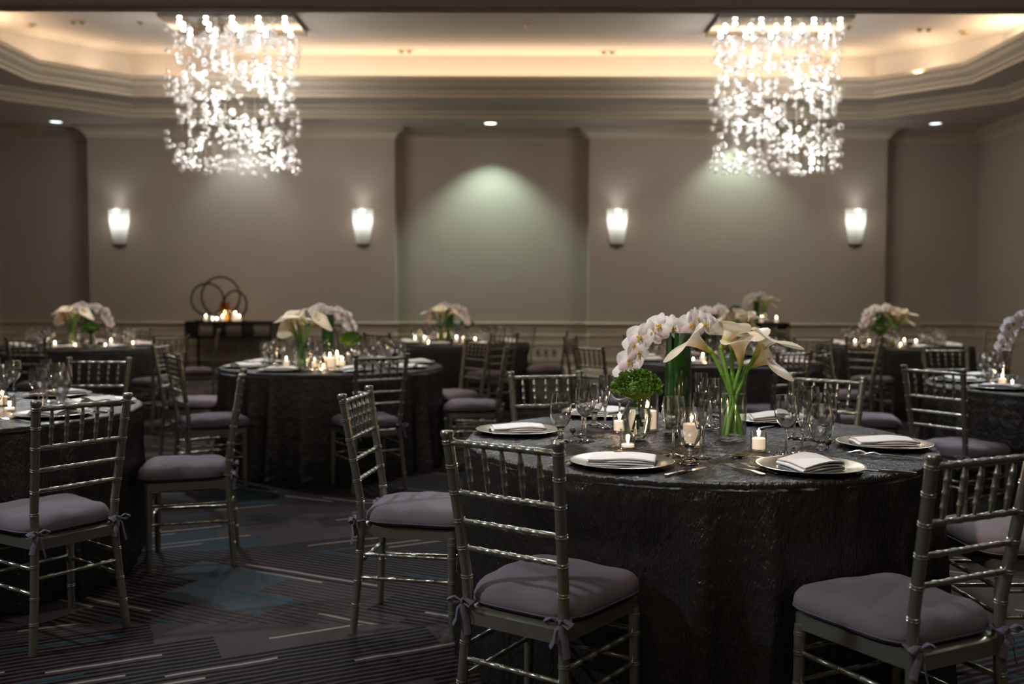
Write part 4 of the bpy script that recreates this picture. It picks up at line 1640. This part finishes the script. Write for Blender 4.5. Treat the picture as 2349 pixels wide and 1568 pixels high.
NG = [(GOB, 1286, 1013, 'water goblet right of the leftmost plate'), (WINE, 1342, 1012, 'wine glass right of the leftmost goblet'), (FLUTE, 1336, 1000, 'champagne flute behind the left wine glass'),
      (GOB, 1363, 976, 'water goblet in front of the back left plate'), (FLUTE, 1388, 981, 'champagne flute left of the green flower'), (WINE, 1421, 972, 'wine glass behind the green flower'),
      (WINE, 1544, 1046, 'wine glass before the tall leaf vase'), (GOB, 1581, 1062, 'water goblet in front of the pillar candle'), (FLUTE, 1607, 1050, 'champagne flute right of the pillar candle'),
      (FLUTE, 1607, 972, 'champagne flute behind, right of the leaf vase'), (WINE, 1630, 978, 'wine glass between the leaf vase and calla vase'), (GOB, 1643, 986, 'water goblet touching the calla vase at its left'),
      (WINE, 1803, 1045, 'wine glass right of the lit white votive'), (FLUTE, 1840, 1040, 'champagne flute between wine glass and goblet at right'), (GOB, 1882, 1050, 'water goblet, rightmost glass behind the front right plate'),
      (FLUTE, 1822, 1004, 'champagne flute at the back of the right cluster'), (WINE, 1855, 1008, 'wine glass at the back of the right cluster'), (GOB, 1893, 1012, 'water goblet at the back of the right cluster')]
for pr, px, py, lb in NG:
    place(pr, on(px, py), 0, f'{lb}, nearest table', 'glasses on the nearest table')
for pr, px, py, rz, lb in ((FORK, 1335, 1058, -0.55, 'fork left of the front left plate'), (FORK, 1302, 1062, -0.6, 'outer fork left of the front left plate'), (KNIFE, 1575, 1082, -0.75, 'knife right of the front left plate'),
                           (FORK, 1700, 1080, 0.55, 'outer fork left of the front right plate'), (FORK, 1735, 1078, 0.55, 'inner fork left of the front right plate'), (KNIFE, 2015, 1080, 1.0, 'knife right of the front right plate'),
                           (SPOON, 1748, 1052, 1.25, 'spoon above the front right plate'), (FORK, 2010, 1046, 0.95, 'inner fork below the right rim plate'), (FORK, 2045, 1050, 1.1, 'outer fork below the right rim plate'),
                           (SPOON, 1770, 980, -0.9, 'spoon in front of the back plate')):
    place(pr, on(px, py), rz, f'{lb}, nearest table', None)
for px, py, lb in ((1314, 999, 'small brown round ball between the left goblet and wine glass'), (1899, 1027, 'small dark brown ball right of the right goblet')):
    t = thing('brown_ball_ornament', lb, 'ornament', on(px, py))
    obj('ball', MB().ball((0, 0, 0.022), 0.0125, 14, 10), MAT['brown'], t)
    obj('foot', MB().lathe([(0, 0), (0.008, 0), (0.004, 0.004), (0.004, 0.012), (0, 0.012)], 12), MAT['brown'], t)
place(VOT, on(1740, 1033), 0, 'lit white votive candle in a small glass, right of the calla vase')
place(TEA, on(1440, 1028), 0, 'low burning tealight in a clear glass before the bellied vase')
place(PIL, on(1586, 1022), 0, 'white pillar candle in a glass cylinder behind the front goblet')
place(PIL, on(1484, 985), 0, 'white pillar candle glowing through the bellied vase')
place(VOT, on(1421, 990), 0, 'white votive candle left of the bellied vase')

CAND = {
    'middle_left': [(VOT, 657, 840), (VOT, 722, 843), (TEA, 742, 848), (PIL, 757, 843), (PIL, 773, 838), (VOT, 785, 840)],
    'far_left': [(VOT, 126, 799), (TEA, 172, 797), (TEA, 242, 797), (VOT, 255, 792), (TEA, 305, 792)],
    'far_centre': [(VOT, 952, 786), (VOT, 974, 785), (VOT, 1047, 784), (TEA, 983, 789), (TEA, 1090, 782), (VOT, 1062, 786)],
    'middle_right': [(TEA, 1590, 832), (VOT, 1612, 830), (TEA, 1740, 829)],
    'far_right': [(VOT, 1961, 793), (VOT, 1994, 792), (TEA, 1982, 797), (TEA, 2066, 795), (VOT, 2074, 791), (VOT, 2101, 793)],
    'left': [(TEA, 22, 942), (VOT, 5, 930)],
    'right': [(VOT, 2299, 884), (TEA, 2322, 888)]}
for key, L in CAND.items():
    L = sorted(L, key=lambda q: q[1])
    for i, (pr, px, py) in enumerate(L):
        od = ['leftmost', 'second', 'third', 'fourth', 'fifth', 'sixth'][i]
        nm = {'votive_candle': 'lit white votive candle', 'tealight_candle': 'lit tealight in a glass', 'pillar_candle': 'lit pillar candle in a tall glass'}[pr.name.split('.')[0]]
        place(pr, on(px, py), 0, f'{nm}, {od} candle from left, {DESC[key]}', f'candles on the {DESC[key]}')

# ------------------------------------------------------------------ consoles
def console(x0, x1, label):
    cx = (x0 + x1) / 2
    hw = (x1 - x0) / 2
    y0, y1 = 15.02, 15.64
    t = thing('console_table', label, 'console table', (cx, 0, 0))
    HT = 0.925
    obj('top', MB().box(-hw, hw, y0, y1, HT - 0.035, HT), MAT['black'], t, False)
    obj('shelf', MB().box(-hw, hw, y0, y1, 0.655, 0.69), MAT['black'], t, False)
    for i in range(4):
        x = -hw + 0.001 + (2 * hw - 0.028) * i / 3
        obj('divider', MB().box(x, x + 0.026, y0 + .002, y1 - .002, 0.69, HT - 0.035), MAT['black'], t, False)
    for x in (-hw, hw - 0.035):
        for y in (y0, y1 - 0.035):
            obj('leg', MB().box(x, x + 0.035, y, y + 0.035, 0, 0.655), MAT['black'], t, False)


xa, xb = at_y(423, 738, 15.02).x, at_y(622, 738, 15.02).x
console(xa, xb, 'black open console table with candles and ring sculpture')
xd = at_y(1812, 738, 15.02).x
console(xd - (xb - xa), xd, 'black open console table with a flower arrangement')
HC = 0.925
t = thing('ring_sculpture', 'dark iron sculpture of three interlocking rings on the left console', 'sculpture', (0, 0, 0))
YS = 15.40


def pxz(px, py):
    p = at_y(px, py, YS)
    return p.x, p.z


for (px, py, rx, rz_) in ((505, 680, 44, 45), (477, 686, 37, 36), (541, 698, 26, 31)):
    x, z = pxz(px, py)
    s = YS / FPX
    z0 = max(z, HC + rz_ * s + 0.012)
    yo = YS + (0.03 if rx == 44 else -0.03)
    pts = [(x + rx * s * math.cos(a), yo, z0 + rz_ * s * math.sin(a)) for a in [2 * PI * k / 40 for k in range(41)]]
    obj('ring', MB().tube(pts, 0.017, 8), MAT['iron'], t)
x, z = pxz(505, 700)
obj('base', MB().box(x - 0.40, x + 0.40, YS - 0.08, YS + 0.08, HC + 0.0005, HC + 0.016), MAT['iron'], t, False)
for pr, px, yy, lb in ((VOT, 472, 15.2, 'bright votive candle, leftmost on the left console'), (TEA, 488, 15.2, 'small amber tealight second from left on the left console'), (TEA, 498, 15.22, 'small amber tealight third from left on the left console'),
                       (AMB, 516, 15.2, 'tall amber glass candle on the left console'), (VOT, 511, 15.12, 'votive candle before the tall amber candle'),
                       (PIL, 540, 15.2, 'bright pillar candle, rightmost on the left console'), (VOT, 549, 15.14, 'votive candle beside the rightmost pillar on the left console'),
                       (VOT, 1722, 15.15, 'votive candle left of the flowers on the right console'), (VOT, 1747, 15.12, 'votive candle in front of the flowers on the right console'), (VOT, 1781, 15.15, 'votive candle right of the flowers on the right console')):
    x = at_y(px, 735, yy).x
    place(pr, (x, yy, HC), 0, lb, None, 1.35)
vx = at_y(1738, 720, 15.3).x
centrepiece((vx, 15.38), (vx + 0.10, 15.30), (vx - 0.33, 15.38), 'right console', z=HC, rzo=0.0)
vx2 = at_y(1641, 720, 15.3).x

# unused prototypes never placed stay out of the scene
for o in list(bpy.data.objects):
    if o.get('label') == 'x' and o.parent is None:
        for c in list(o.children_recursive):
            bpy.data.objects.remove(c, do_unlink=True)
        bpy.data.objects.remove(o, do_unlink=True)
